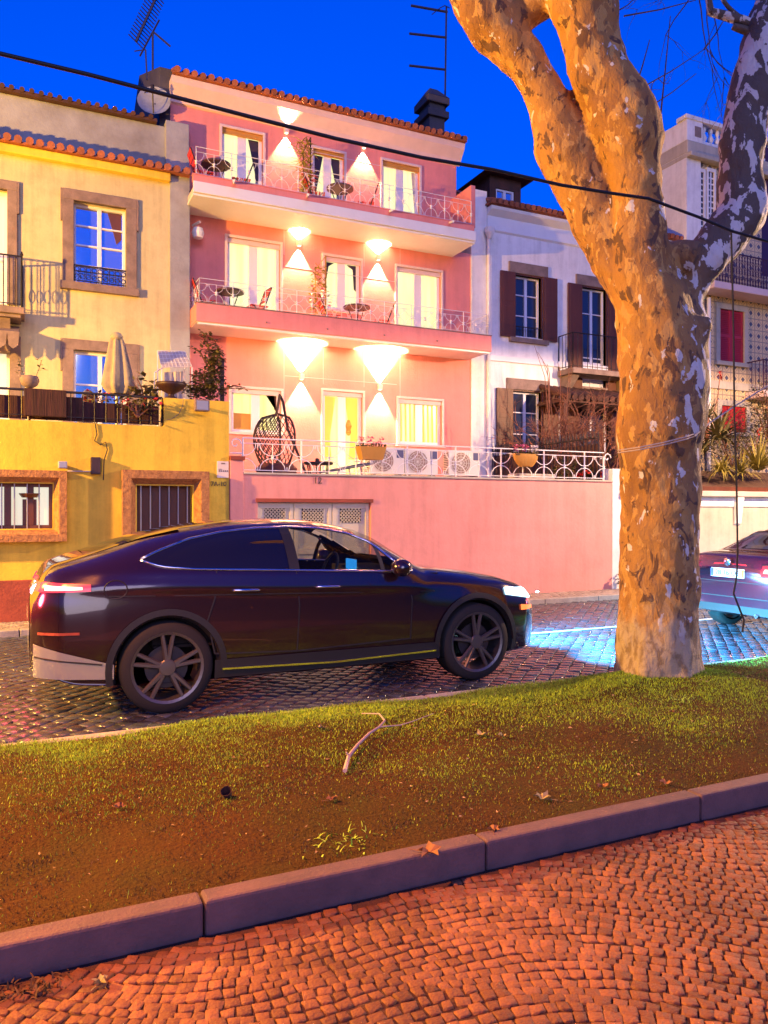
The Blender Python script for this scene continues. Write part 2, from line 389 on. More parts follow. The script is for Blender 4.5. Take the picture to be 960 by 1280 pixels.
for k in range(nq):
    x = a + (b - a) * (k + .5) / nq; rr = (b - a) / nq * .42
    for zc in (c + .125, c + .265):
        m_.tube([(x + math.cos(t) * rr, YH - .02, zc + math.sin(t) * rr * .95) for t in np.linspace(0, 2 * math.pi, 9)[:-1]], .009, 4, closed=True)
    m_.bar((x - rr, YH - .02, c + .05), (x - rr, YH - .02, c + .34), .009)
m_.build('window_guard', 'iron', yh)
fo = window(yh, *yw3, YH, 'frame_w', 2, (.4,), depth=.2, name='balcony_door'); surround(yh, *yw3, YH, .17, 'stone_s', .06, False, ears=.035)
fo = window(yh, *yw4, YH, 'litroom', 2, (), depth=.2, name='terrace_door', fr='white_p'); surround(yh, *yw4, YH, .19, 'stone_s', .06, False)
# its balcony with a pot plant
bx = ax(31, 15.25); bz = az(20, 390, 15.25)
m_ = MB(); m_.box(-2.6, bx, 15.25, YH - .003, bz - .02, bz + .10); m_.box(-2.6, bx - .06, 15.32, YH - .003, bz - .08, bz - .02)
bal = m_.build('balcony', 'stone_s', yh, bevel=.015)
m_ = MB(); m_.prismx([(YH - .004, bz - .65), (YH - .15, bz - .62), (YH - .28, bz - .3), (YH - .5, bz - .085), (YH - .004, bz - .085)], bx - .42, bx - .24); m_.build('corbel', 'stone_s', bal)
m_ = MB(); z1 = bz + 1.02
plain_rail(m_, (-2.6, 15.3), (bx - .05, 15.3), bz + .1, z1, 26); plain_rail(m_, (bx - .05, 15.3), (bx - .05, YH - .02), bz + .1, z1, 5)
for k in range(5): m_.tube([(bx - .05, 15.36 + k * .1 + math.cos(t) * .04, bz + .45 + math.sin(t) * .12) for t in np.linspace(0, 6.28, 8)[:-1]], .008, 4, closed=True)
m_.lathe([(.01, 0), (.03, .03), (.01, .09)], (bx - .05, 15.3, z1), 8); m_.build('railing', 'iron', bal)
# small awning over the terrace door
m_ = MB(); aw = ax(24, 15.3); za = az(14, 418, 15.3)
m_.prismx([(15.25, za), (15.25, za + .05), (YH - .003, za + .28), (YH - .003, za + .2)], -2.4, aw)
for k in range(12): m_.prism([(aw - .2 * k, za), (aw - .2 * k - .19, za), (aw - .2 * k - .17, za - .2), (aw - .2 * k - .1, za - .26), (aw - .2 * k - .02, za - .2)], 15.25, 15.265)
m_.build('awning', 'stone_s', yh)

# yellow terrace wall on the street
Yt = 12.0
yt = thing('terrace_wall', 'bright yellow street wall with dark red plinth and rough stone windows', 'wall', (0, Yt, 0))
xr = ax(205, Yt); xe = ax(287, Yt) - .01
zt = 2.9; zp = 3.34
w1 = (ax(-50, Yt), ax(66, Yt), az(30, 661, Yt), az(30, 604, Yt)); w2 = (ax(171, Yt), ax(241, Yt), .82, az(206, 607, Yt))
m_ = MB(); m_.wall(-5.2, xe, .05, zt, Yt, .35, [w1, w2], .22); m_.wall(xr, xe, zt, zp, Yt, .35, [], .2); m_.build('wall', 'yellow', yt)
m_ = MB(); m_.box(-5.2, xe - .02, Yt - .03, Yt + .1, .05, .64); m_.build('plinth', 'redbase', yt, bevel=.01)
m_ = MB(); m_.box(-5.2, xe, Yt + .35, YH - .003, 2.3, 2.6); m_.build('terrace_floor', 'ledge', yt)
for o, wd, tp in ((w1, ax(83, Yt) - ax(66, Yt), .2), (w2, ax(259, Yt) - ax(241, Yt), .2)):
    # chamfered rough granite surround standing well proud of the wall
    s = MB(); xa, xb, z0, z1 = o; y = Yt - .16; yi = Yt + .02
    O = [(xa - wd, z0 - wd), (xb + wd, z0 - wd), (xb + wd, z1 + wd), (xa - wd, z1 + wd)]
    I = [(xa - .005, z0 - .005), (xb + .005, z0 - .005), (xb + .005, z1 + .005), (xa - .005, z1 + .005)]
    Mi = [(xa - wd * .45, z0 - wd * .45), (xb + wd * .45, z0 - wd * .45), (xb + wd * .45, z1 + wd * .45), (xa - wd * .45, z1 + wd * .45)]
    vs = [(x, Yt + .03, z) for x, z in O] + [(x, y, z) for x, z in O] + [(x, y, z) for x, z in Mi] + [(x, yi, z) for x, z in I] + [(x, Yt + .1, z) for x, z in I]
    for k in range(4):
        for q in range(4):
            a0, a1 = k * 4 + q, k * 4 + (q + 1) % 4; b0, b1 = a0 + 4, a1 + 4
            s.add([vs[a0], vs[a1], vs[b1], vs[b0]], [(0, 1, 2, 3)])
    so_ = s.build('window_surround', 'rough_s', yt)
fo = window(yt, *w1, Yt, 'litroom', 4, (), 'maroon', .05, .18, mid=.09)
# things standing behind that window
s = MB(); xg = ax(40, Yt)
s.lathe([(.10, 0), (.14, .05), (.14, .06)], (ax(37, Yt), Yt + .13, w1[3] - .2), 10); s.box(ax(28, Yt), ax(46, Yt), Yt + .148, Yt + .154, w1[2], w1[2] + .42); s.build('lampshade', 'maroon', fo)
wb = MB()
for px in (-14, 2, 18, 34, 49): x = ax(px, Yt); wb.bar((x, Yt + .07, w1[2]), (x, Yt + .07, w1[3]), .009, 6)
wb.build('window_bars', 'metalg', yt)
m_ = MB(); m_.quad((w2[0], Yt + .2, w2[2]), (w2[1], Yt + .2, w2[2]), (w2[1], Yt + .2, w2[3]), (w2[0], Yt + .2, w2[3])); fo = m_.build('gate_panel', 'maroon', yt)
m_ = MB()
for k in range(6): x = w2[0] + (w2[1] - w2[0]) * (k + .5) / 6; m_.bar((x, Yt + .08, w2[2]), (x, Yt + .08, w2[3]), .012, 6)
m_.build('window_bars', 'metalg', yt)
m_ = MB(); z0, z1 = zt + .02, 3.34
plain_rail(m_, (-5.2, Yt + .05), (xr - .02, Yt + .05), z0, z1, 44, .008, .018); ry = m_.build('railing', 'iron', yt)
m_ = MB(); x = -5.2; q = 0
while x < xr - .1:
    x2 = min(x + rng.uniform(.5, .75), xr - .05); m_.box(x, x2 - .012, Yt + .09, Yt + .12, zt + .03, zt + .36 + rng.uniform(-.05, .03)); x = x2; q += 1
m_.build('reed_screen', 'reed', ry)
m_ = MB(); m_.box(ax(30, Yt), ax(83, Yt), Yt - .06, Yt + .03, zt + .06, az(56, 487, Yt) - .0); pl = m_.build('balcony_planter', 'reed', bevel=.01); tag(pl, 'long dark brown planter box hooked on the yellow terrace railing', 'planter')
# wall furniture
m_ = MB(); m_.box(ax(113, Yt), ax(125, Yt), Yt - .11, Yt - .002, az(119, 593, Yt), az(119, 572, Yt)); o = m_.build('meter_box', 'darkbox', bevel=.008); tag(o, 'small dark maroon box on the yellow wall at the end of a conduit', 'box')
m_ = MB(); xx = [ax(p, Yt) for p in (119, 121, 118, 126, 132, 134, 130, 129)]; zz = [az(119, p, Yt) for p in (530, 543, 551, 556, 552, 562, 575, 600)]
m_.tube([(x, Yt - .015, z) for x, z in zip(xx, zz)], .008, 5); o = m_.build('wall_cable', 'cable'); tag(o, 'loose dark cable dangling down the yellow wall from the terrace', 'cable')
m_ = MB(); m_.bar((ax(84, Yt), Yt - .02, az(84, 589, Yt)), (ax(113, Yt), Yt - .02, az(113, 589.5, Yt)), .01, 6); o = m_.build('conduit', 'gauze'); tag(o, 'thin straight conduit running from small floodlight to maroon box', 'pipe')
def flood(label, px, py, w_, h_, tilt, z=None):
    t = thing('floodlight', label, 'floodlight', (ax(px, Yt), Yt, az(px, py, Yt)))
    L = t.location; s = MB(); s.box(L.x - w_, L.x + w_, L.y - .24, L.y - .12, L.z - h_, L.z + h_); s.build('lamp_body', 'ledge' if tilt else 'stone_s', t, bevel=.01)
    s = MB(); s.box(L.x - w_ * .8, L.x + w_ * .8, L.y - .246, L.y - .242, L.z - h_ * .8, L.z + h_ * .8); s.build('lens', 'metalg', t)
    s = MB(); s.box(L.x - .02, L.x + .02, L.y - .12, L.y - .002, L.z - .02, L.z + .02); s.build('bracket', 'iron', t)
flood('small pale floodlight over the corner of the barred lit window', 77.5, 582, .06, .05, 1)
flood('brown floodlight high on the yellow pillar beside the bush', 249, 509, .11, .085, 0)
m_ = MB(); m_.tube([(ax(p, Yt), Yt - .012, az(p, q, Yt)) for p, q in ((229, 500), (228, 508), (223, 518), (214, 524), (208, 525))], .005, 4); o = m_.build('wall_cable', 'stone_s'); tag(o, 'thin curved cable on the yellow pillar below the urn planter', 'cable')
t = thing('wall_plaque', 'blank looking white notice plaque near the right edge of yellow wall', 'sign', (ax(278.5, Yt), Yt, az(278.5, 587, Yt)))
L = t.location; m_ = MB(); m_.box(ax(271, Yt), ax(285.5, Yt), Yt - .02, Yt - .002, L.z - .13, L.z + .13); m_.build('plate', 'plaque', t, bevel=.004)
m_ = MB(); m_.box(L.x - .03, L.x + .03, Yt - .024, Yt - .021, L.z + .085, L.z + .105); m_.build('emblem', 'stone_s', t); m_ = MB()
for k in range(5): x = L.x - .07 + k * .032; m_.box(x, x + .018, Yt - .024, Yt - .021, L.z - .035, L.z - .01)
m_.box(L.x - .075, L.x - .02, Yt - .024, Yt - .021, L.z + .0, L.z + .008); m_.build('lettering', 'stone_s', t)
t = thing('house_number', 'dark metal house numerals on yellow wall right of the gate surround', 'house number', (ax(271, Yt), Yt, az(271, 605, Yt)))
text('numerals', '17A-10', .1, t, (t.location.x, Yt - .012, t.location.z), (R(90), 0, 0), 'ink')

# ------------------------------------------------------------------ pink house
PH = 16.35
ph = thing('pink_house', 'pink three storey house with white balconies and brightly lit windows', 'house', (6, PH, 0))
XL, XR, XT = 2.75, 10.03, 9.62
TW = [opn(277.5, 328.5, 164, 250, PH), opn(391, 430, 189, 237, PH), opn(478, 524, 205, 270, PH)]
FW = [opn(284, 350, 301, 395, PH), opn(405, 450.5, 323, 388, PH), opn(496, 551, 337, 420, PH)]
GW = [opn(289, 351, 487, 541, PH), opn(404, 453, 490, 590, PH), opn(498, 552, 500, 556, PH)]
GW[1] = (GW[1][0], GW[1][1], 2.02, GW[1][3])
for i in (0, 2): TW[i] = (TW[i][0], TW[i][1], 8.04, TW[i][3]); FW[i] = (FW[i][0], FW[i][1], 5.46, FW[i][3])
TW[1] = (TW[1][0], TW[1][1], 8.04, TW[1][3])
zr = 10.62
m_ = MB(); m_.wall(XL, XT, 8.0, zr - .3, PH, 6, TW); m_.wall(XL, XR, 0, 8.0, PH, 6, FW + GW); m_.build('wall', 'pink', ph)
panes = [['lit2', 'lit2', 'lit2'], ['lit2', 'lit2', 'lit2'], ['lit', 'lit', 'lit3']]
for fi, ws in enumerate((TW, FW, GW)):
    for i, o in enumerate(ws):
        fo = window(ph, *o, PH, panes[fi][i], 2, (), fw=.07, depth=.14, mid=.19, name='french_door' if (fi < 2 and i != 1) or (fi == 2 and i == 1) else 'window')
        s = MB(); wd = .055
        xa, xb, z0, z1 = o
        s.box(xa - wd, xa, PH - .035, PH + .02, z0, z1); s.box(xb, xb + wd, PH - .035, PH + .02, z0, z1); s.box(xa - wd, xb + wd, PH - .035, PH + .02, z1, z1 + wd)
        if z0 > 2.1 and z0 not in (8.04, 5.46): s.box(xa - wd - .02, xb + wd + .02, PH - .07, PH + .02, z0 - wd, z0)
        s.build('window_surround', 'cornice', fo, bevel=.006)
        s = MB(); s.box(xa + .002, xb - .002, PH + .02, PH + .075, z1 - .1, z1 - .002); s.build('shutter_box', 'terra' if fi == 0 else 'cornice', fo)
        xm = (xa + xb) / 2
        if (fi, i) in ((0, 0), (0, 1), (1, 1), (2, 0)):
            curtain(fo, [(xb - .30, z1 - .1), (xb - .07, z1 - .1), (xb - .07, z0 + .5), (xb - .12, z0 + .55), (xb - .15, z0 + 1.0)], PH, 'curtd' if fi < 2 else 'maroon', .14)
        if (fi, i) in ((0, 1), (1, 1)): curtain(fo, [(xa + .07, z1 - .1), (xa + .28, z1 - .1), (xa + .15, z0 + 1.0), (xa + .07, z0 + .55)], PH, 'curtd', .14)
        if (fi, i) == (0, 2): curtain(fo, [(xb - .16, z1 - .1), (xb - .07, z1 - .1), (xb - .07, z0 + .75)], PH, 'gauze', .14)
        if (fi, i) == (2, 1):
            for q in (0, 1):
                a0 = xa + .08 if q == 0 else xm + .1
                curtain(fo, [(a0, z1 - .12), (a0 + .26, z1 - .12), (a0 + .12, z0 + 1.3), (a0 + .16, z0 + .8), (a0, z0 + .8)] if q == 0 else [(xb - .09, z1 - .12), (xb - .4, z1 - .12), (xb - .25, z0 + 1.3), (xb - .3, z0 + .8), (xb - .09, z0 + .8)], PH, 'curty', .14)
            s = MB(); s.lathe([(.02, 0), (.07, .06), (.05, .14), (.08, .22), (.03, .36)], (xb - .3, PH + .12, z0 + 1.35), 8); s.build('ornament', 'terra', fo)
        if (fi, i) == (2, 0):
            s = MB(); s.box(xa + .075, xm - .1, PH + .104, PH + .112, z0 + .06, z0 + .42); s.build('cabinet', 'terra', fo)
        if (fi, i) == (2, 2):
            for q in range(9): x = xa + .1 + (xb - xa - .2) * q / 8; curtain(fo, [(x, z1 - .08), (x + .035, z1 - .08), (x + .05, z0 + .08), (x + .01, z0 + .08)], PH, 'curty', .14)
# cornice, roof, gable wall, chimney
m_ = MB(); m_.prismx([(PH, zr - .52), (PH - .06, zr - .5), (PH - .10, zr - .4), (PH - .26, zr - .2), (PH - .3, zr - .08), (PH + .02, zr - .08)], XL - .02, XT + .08); m_.build('cornice', 'cornice', ph)
m_ = MB(); eave(m_, XL, XT + .1, PH - .40, zr, .17, .062, .6, .42)
m_.prismx([(PH - .3, zr - .078), (PH - .3, zr + .02), (19.4, 12.0), (22.4, 10.7), (22.4, 10.6), (PH, zr - .078)], XL + .06, XT + .08); roof = m_.build('roof', 'tile', ph)
m_ = MB(); m_.prismx([(PH + .003, 8.0), (PH + .003, zr + .02), (PH - .02, zr + .18), (19.4, 12.2), (22.4, 10.9), (22.4, 8)], XL - .22, XL + .05); m_.build('gable_wall', 'dgrey', ph, bevel=.01)  # dark colour paints the shade on this unlit side of the house
cx0, cx1, cy = ax(537, 18), ax(556, 18), 18.0; czt = az(548, 107, 18)
m_ = MB(); m_.box(cx0, cx1, cy, cy + .62, 10.9, czt - .2)
m_.box(cx0 - .09, cx1 + .09, cy - .09, cy + .74, czt - .86, czt - .68); m_.box(cx0 - .10, cx1 + .10, cy - .10, cy + .72, czt - .5, czt - .32)
xm, ym = (cx0 + cx1) / 2, cy + .31
m_.add([(cx0 - .10, cy - .10, czt - .32), (cx1 + .10, cy - .10, czt - .32), (cx1 + .10, cy + .72, czt - .32), (cx0 - .10, cy + .72, czt - .32), (xm - .12, ym - .12, czt), (xm + .12, ym - .12, czt), (xm + .12, ym + .12, czt), (xm - .12, ym + .12, czt)],
       [(0, 1, 5, 4), (1, 2, 6, 5), (2, 3, 7, 6), (3, 0, 4, 7), (4, 5, 6, 7)]); m_.build('chimney', 'dgrey', roof, bevel=.015)
# balconies
YB = 15.28
def balcony(x0, x1, z_soffit, z_white, z_top, z_rail, floor, bays, side_l, side_r, spouts):
    s = MB(); s.box(x0, x1, YB + .02, PH - .002, z_soffit, floor); b = s.build('balcony', 'cornice', ph)
    if z_white > z_soffit + .1:
        s = MB(); s.box(x0 - .01, x1 + .05, YB - .03, YB + .018, z_soffit + .0, z_white); s.box(x0 - .01, x1 + .05, YB + .018, PH - .003, z_soffit - .05, z_soffit - .002); s.build('fascia', 'white_p', b, bevel=.008)
    else:
        s = MB(); s.box(x0 + .03, x1 - .0, YB + .03, YB + .12, z_soffit - .035, z_soffit - .001); s.build('fascia', 'white_p', b, bevel=.006)
    s = MB(); s.box(x0 - .012, x1 + .012, YB - .012, YB + .1, z_white, z_top)
    if side_l: s.box(x0 - .012, x0 + .1, YB + .102, PH - .004, z_white, z_top)
    if side_r: s.box(x1 - .1, x1 + .012, YB + .102, PH - .004, z_white, z_top)
    s.build('parapet', 'pink', b, bevel=.006)
    s = MB(); s.box(x0 - .02, x1 + .02, YB - .022, YB + .11, z_top + .001, z_top + .02); s.build('coping', 'stone_s' if side_l else 'pink', b)
    s = MB(); orn_rail(s, (x0 + .06, YB + .05), (x1 - .04, YB + .05), z_top + .02, z_rail, bays, .007, .0045, .10)
    if side_r: orn_rail(s, (x1 - .04, YB + .05), (x1 - .04, PH - .03), z_top + .02, z_rail, 3, .007, .0045, .10)
    if side_l: orn_rail(s, (x0 + .06, YB + .05), (x0 + .06, PH - .03), z_top + .02, z_rail, 3, .007, .0045, .10)
    s.build('railing', 'wiron', b)
    for x in spouts:
        s = MB()
        if not side_l: s.tube([(x, YB - .01, z_white + .1), (x - .1, YB - .34, z_white + .0)], .026, 8)
        else: s.tube([(x, YB - .012, z_white + .12), (x - .01, YB - .05, z_white + .1)], .015, 6)
        s.build('water_spout', 'white_p' if not side_l else 'stone_s', b)
balcony(3.08, 9.93, 5.36, 5.37, 5.73, 6.24, 5.44, 20, True, True, [ax(p, YB) for p in (333, 409, 480, 546)])
balcony(3.02, 9.46, 7.90, 8.12, 8.25, 8.83, 8.02, 18, False, False, [ax(p, YB) for p in (293, 384, 487, 562)])
m_ = MB(); m_.box(9.46, 9.58, 15.40, PH - .003, 8.26, 9.25); m_.build('partition_wall', 'pink', ph, bevel=.006)
# faint wall joints of the facade
m_ = MB()
for px in (355, 404, 455, 500):
    x = ax(px, PH); m_ = MB(); m_.box(x - .006, x + .006, PH - .004, PH + .002, 4.5 if px in (404, 455) else 2.1, 5.3); m_.build('wall_joint', 'cornice', ph)
    if px != 404: m_ = MB(); m_.box(x - .006, x + .006, PH - .004, PH + .002, 7.3, 7.85); m_.build('wall_joint', 'cornice', ph)
for z in (7.05, 4.62, 9.72): m_ = MB(); m_.box(ax(356, PH), ax(496, PH), PH - .004, PH + .002, z - .006, z + .006); m_.build('wall_joint', 'cornice', ph)
m_ = MB(); m_.tube([(3.2, PH - .08, 7.6), (3.3, PH - .3, 7.62)], .03, 6); m_.lathe([(.01, -.12), (.1, -.1), (.13, 0), (.1, .1), (.01, .12)], (3.26, PH - .3, 7.38), 12); o = m_.build('globe_lamp', 'white_p'); tag(o, 'small unlit white globe lamp under the left end of top balcony', 'lamp')
# wall lamps with their up and down beams
names = [('top floor', 'roof cornice'), ('first floor', 'upper balcony'), ('ground floor', 'lower balcony')]
lampz = [((358, 163), (455, 182)), ((374, 304), (473, 322)), ((377, 471), (475, 484))]
LAMP_UP, LAMP_DN = 2400. * EK, 1300. * EK
for fi, pr in enumerate(lampz):
    for i, (px, py) in enumerate(pr):
        x, z = at(px, py, PH - .05)
        lt = thing('wall_lamp', 'lit wall lamp %s of the middle %s window, under the %s' % ('left' if i == 0 else 'right', names[fi][0], names[fi][1]), 'wall lamp', (x, PH, z), 'up and down lamps on the pink facade')
        s = MB(); s.box(x - .05, x + .05, PH - .10, PH - .004, z - .06, z + .06); s.build('lamp_body', 'cornice', lt, bevel=.006)
        for up in (1, -1):
            s = MB(); s.lathe([(.035, 0), (.035, .004)], (x, PH - .052, z + up * .063 - .002), 12); s.build('lens', mat('lens_glow', (.9, .85, .7), emit=(1, .9, .6), estr=6), lt)
            l = bpy.data.lights.new('wall_lamp_beam', 'SPOT'); lo = bpy.data.objects.new('wall_lamp_beam', l); col.objects.link(lo)
            l.energy = (LAMP_UP if up > 0 else LAMP_DN) * (.55 if fi == 0 else .8 if fi == 1 else 1); l.color = (1, .74, .34); l.spot_size = R((84 if fi == 2 else 106) if up > 0 else 70); l.spot_blend = .30; l.shadow_soft_size = .012
            lo.parent = lt; lo.location = (0, -.05, up * .072); lo.rotation_euler = (R(180 if up > 0 else 0), 0, 0)
# ------------------------------------------------------------------ pink terrace wall
pt_ = thing('terrace_wall', 'long smooth pink street wall with white railing and cream garage door', 'wall', (7, Yt, 0))
xa0 = ax(287, Yt); xa1 = ax(304, Yt); xb0 = ax(765, Yt); xb1 = ax(776, Yt); zw = 2.2
gx0, gx1, gz = ax(322, Yt), ax(464, Yt), az(400, 628, Yt)
m_ = MB(); m_.wall(xa1, xb0, .05, zw, Yt, .3, [(gx0, gx1, .05, gz)], .14); m_.build('wall', 'pink_t', pt_)
m_ = MB(); m_.box(xa0, xa1, Yt - .03, Yt + .3, .05, az(295, 575, Yt)); o = m_.build('pillar', 'pink_t', pt_, bevel=.01)
m_ = MB(); zc = az(295, 575, Yt); m_.box(xa0, xa1 + .02, Yt - .06, Yt + .33, zc, zc + .06); m_.build('pillar_cap', 'redbase', o)
m_ = MB(); m_.box(xb0, xb1, Yt - .015, Yt + .3, .05, az(770, 586, Yt)); m_.build('pillar', 'white_r', pt_, bevel=.01)
m_ = MB(); m_.box(xa1, xb0, Yt - .03, Yt + .33, zw, zw + .035); m_.build('coping', 'cream_w', pt_, bevel=.008)
m_ = MB(); m_.box(xa0, xb1 + .4, Yt + .3, PH - .003, 1.8, 2.0); m_.build('terrace_floor', 'ledge', pt_)
m_ = MB(); z0, z1 = zw + .035, 2.79
orn_rail(m_, (xa1 + .02, Yt + .1), (xb0 - .12, Yt + .1), z0, z1, 15, .012, .008, .085)
for x, sg in ((xa1 - .1, 1), (xb0 - .04, -1)):
    pts = [(x + sg * (.0) + math.cos(a) * rr_, Yt + .1, z1 - .1 + math.sin(a) * rr_) for a, rr_ in ((q * .7, .10 - q * .009) for q in range(10))]
    m_.tube(pts, .013, 5)
m_.tube([(xb0 - .13, Yt + .1, z0), (xb0 - .13, Yt + .1, z1 - .1)], .018, 6); m_.tube([(xa1 + .02, Yt + .1, z1 - .25), (xa0 + .03, Yt + .1, z1 - .25)], .012, 5)
m_.build('railing', 'wiron', pt_)
# garage door: three leaves with lattice vents
m_ = MB(); m_.box(gx0, gx1, Yt + .10, Yt + .13, .05, gz); gd = m_.build('garage_door', 'gdoor', pt_)
edges = [ax(p, Yt) for p in (322, 369, 417, 464)]
for k in range(3):
    a, b = edges[k], edges[k + 1]
    s = MB(); s.box(a + .01, a + .07, Yt + .075, Yt + .101, .05, gz - .01); s.box(b - .07, b - .01, Yt + .075, Yt + .101, .05, gz - .01); s.box(a + .07, b - .07, Yt + .078, Yt + .101, gz - .1, gz - .01); s.box(a + .07, b - .07, Yt + .078, Yt + .101, .9, 1.0)
    s.build('leaf_frame', 'gdoor', gd, bevel=.004)
    va, vb = a + (b - a) * .22, a + (b - a) * .78; z0, z1 = gz - .34, gz - .1
    s = MB(); s.box(va, vb, Yt + .094, Yt + .0985, z0, z1); v = s.build('vent', 'void', gd)
    s = MB(); n = 7; w_ = vb - va; h_ = z1 - z0; d = .06
    for q in range(-4, 9):
        for sg in (1, -1):
            x_0 = va + q * d if sg > 0 else vb - q * d
            p0 = [x_0, z0]; p1 = [x_0 + sg * h_, z1]
            def cl(p, o_):
                if p[0] < va: t_ = (va - p[0]) / (o_[0] - p[0]); return (va, p[1] + (o_[1] - p[1]) * t_)
                if p[0] > vb: t_ = (vb - p[0]) / (o_[0] - p[0]); return (vb, p[1] + (o_[1] - p[1]) * t_)
                return tuple(p)
            if max(p0[0], p1[0]) <= va or min(p0[0], p1[0]) >= vb: continue
            c0, c1 = cl(p0, p1), cl(p1, p0); s.bar((c0[0], Yt + .09, c0[1]), (c1[0], Yt + .09, c1[1]), .009)
    s.build('lattice', 'gdoor', v)
m_ = MB(); m_.box(gx0 - .03, gx1 + .03, Yt - .025, Yt + .05, gz + .001, gz + .06); m_.build('lintel', 'redbase', pt_)
t = thing('house_number', 'dark metal numerals 12 at the top of the pink street wall', 'house number', (ax(397, Yt), Yt, az(397, 601, Yt)))
text('numerals', '12', .15, t, (t.location.x, Yt - .014, t.location.z), (R(90), 0, 0), 'ink')

# ------------------------------------------------------------------ white house
WH = 16.35
wx0, wx1 = XR + .002, 18.2
whz = 9.25
wh = thing('white_house', 'pale white house with dark maroon shutters, tiled eave and small dormer', 'house', (14, WH, 0))
s1 = opn(644, 676, 346, 422, WH); s2 = opn(727, 757, 361, 460, WH); s2 = (s2[0], s2[1], 4.85, s2[3]); s3 = opn(641, 676, 490, 565, WH); s4 = (s2[0] - .1, s2[1] + .1, 2.0, s3[3] - .05)
s5 = (ax(795, WH), ax(830, WH), s1[2], s1[3]); s6 = (s5[0], s5[1], s3[2], s3[3])
m_ = MB(); m_.wall(wx0 + .45, wx1, 0, whz - .02, WH, 7, [s1, s2, s3, s4, s5, s6], .2); m_.build('wall', 'white_r', wh)
m_ = MB(); m_.box(wx0, wx0 + .45, WH - .04, WH + 7, 0, 9.62)
for k in range(1, 12): m_.box(wx0 - .003, wx0 + .452, WH - .044, WH - .038, .8 * k, .8 * k + .012)
m_.build('party_pilaster', 'white_r', wh)
m_ = MB(); m_.prismx([(WH - .002, whz - .6), (WH - .05, whz - .56), (WH - .05, whz - .22), (WH - .22, whz - .1), (WH - .24, whz - .03), (WH - .002, whz - .03)], wx0 + .46, wx1); m_.build('cornice', 'white_p', wh)
m_ = MB(); z = az(640, 449, WH); m_.box(wx0 + .46, wx1, WH - .05, WH - .002, z - .09, z + .06); m_.build('string_course', 'white_p', wh, bevel=.01)
m_ = MB(); eave(m_, wx0 + .40, wx1, WH - .34, whz + .06, .17, .062, .6, .4)
m_.prismx([(WH - .25, whz - .02), (WH - .25, whz + .06), (19.6, 11.1), (23.3, 9.4), (23.3, 9.2)], wx0 + .46, wx1); rf = m_.build('roof', 'tile', wh)
for o, rows in ((s1, (.36, .70)), (s2, (.33, .76)), (s3, (.30, .66)), (s4, (.4,)), (s5, (.36, .7)), (s6, (.36, .7))):
    fo = window(wh, *o, WH, 'dglass', 2, rows, 'frame_w', .045, .17, mid=.08, name='window' if o[2] > 2.1 and o is not s2 else 'french_door')
    if o is s2: c = MB(); c.box(o[0] + .06, o[1] - .06, WH + .13, WH + .142, o[2], o[2] + .8); c.build('door_panel', 'frame_w', fo)
    wd = .12; c = MB(); c.box(o[0] - wd * 1.7, o[1] + wd * 1.7, WH - .05, WH + .04, o[3] + .04, o[3] + .32)
    c.build('lintel_stone', 'stone_s', fo, bevel=.008)
    if o[2] > 2.1 and o is not s2: c = MB(); c.box(o[0] - wd * 1.7, o[1] + wd * 1.7, WH - .09, WH + .04, o[2] - .16, o[2] - .04); c.build('sill_stone', 'stone_s', fo, bevel=.008)
    c = MB(); c.box(o[0] - .03, o[0], WH - .02, WH + .1, o[2], o[3]); c.box(o[1], o[1] + .03, WH - .02, WH + .1, o[2], o[3]); c.box(o[0] - .03, o[1] + .03, WH - .02, WH + .1, o[3], o[3] + .035); c.build('casing', 'maroon', fo)
    sw = (o[1] - o[0]) * .56
    for sg in (-1, 1):
        a = o[0] - .035 - sw if sg < 0 else o[1] + .035; q = MB(); za, zb = o[2] - .05, o[3] + .04
        q.box(a, a + sw, WH - .075, WH - .035, za, zb)
        for e in (0, .5):
            q.box(a + .06, a + sw - .06, WH - .079, WH - .07, za + .07 + (zb - za) * e, za + (zb - za) * (e + .5) - .05)
        q.build('shutter', 'maroon', fo, bevel=.004)
c = MB(); a, b, c0, d = s1; c.tube([(a, WH - .03, c0 + .25), (b, WH - .03, c0 + .25)], .014, 5)
for k in range(9): x = a + (b - a) * k / 8; c.bar((x, WH - .03, c0), (x, WH - .03, c0 + .25), .008)
c.build('window_guard', 'iron', wh)
# balcony of the french door
bx0, bx1 = ax(715, 15.75), ax(800, 15.75); zb = az(745, 463, 15.75)
m_ = MB(); m_.box(bx0, bx1, 15.7, WH - .003, zb - .12, zb + .02); m_.prismx([(WH - .004, zb - .5), (WH - .15, zb - .45), (WH - .5, zb - .122), (WH - .004, zb - .122)], bx0 + .1, bx0 + .35); m_.prismx([(WH - .004, zb - .5), (WH - .15, zb - .45), (WH - .5, zb - .122), (WH - .004, zb - .122)], bx1 - .35, bx1 - .1); bl = m_.build('balcony', 'stone_s', wh, bevel=.012)
m_ = MB(); plain_rail(m_, (bx0 + .03, 15.75), (bx1 - .03, 15.75), zb + .02, zb + .92, 14); plain_rail(m_, (bx0 + .03, 15.75), (bx0 + .03, WH - .03), zb + .02, zb + .92, 4); m_.build('railing', 'iron', bl)
# lean-to roof over the garden door
m_ = MB(); z0 = az(750, 500, 15.4); xq0, xq1 = ax(700, 15.4), ax(800, 15.4); eave(m_, xq0, xq1, 15.2, z0, .2, .08, 1.1, .35); m_.box(xq0, xq1, 15.3, WH - .004, z0 - .12, z0 - .055)
for x in (xq0 + .1, xq1 - .1): m_.box(x - .06, x + .06, 15.3, 15.42, 2.0, z0 - .12)
m_.build('porch_roof', 'dtile', wh)
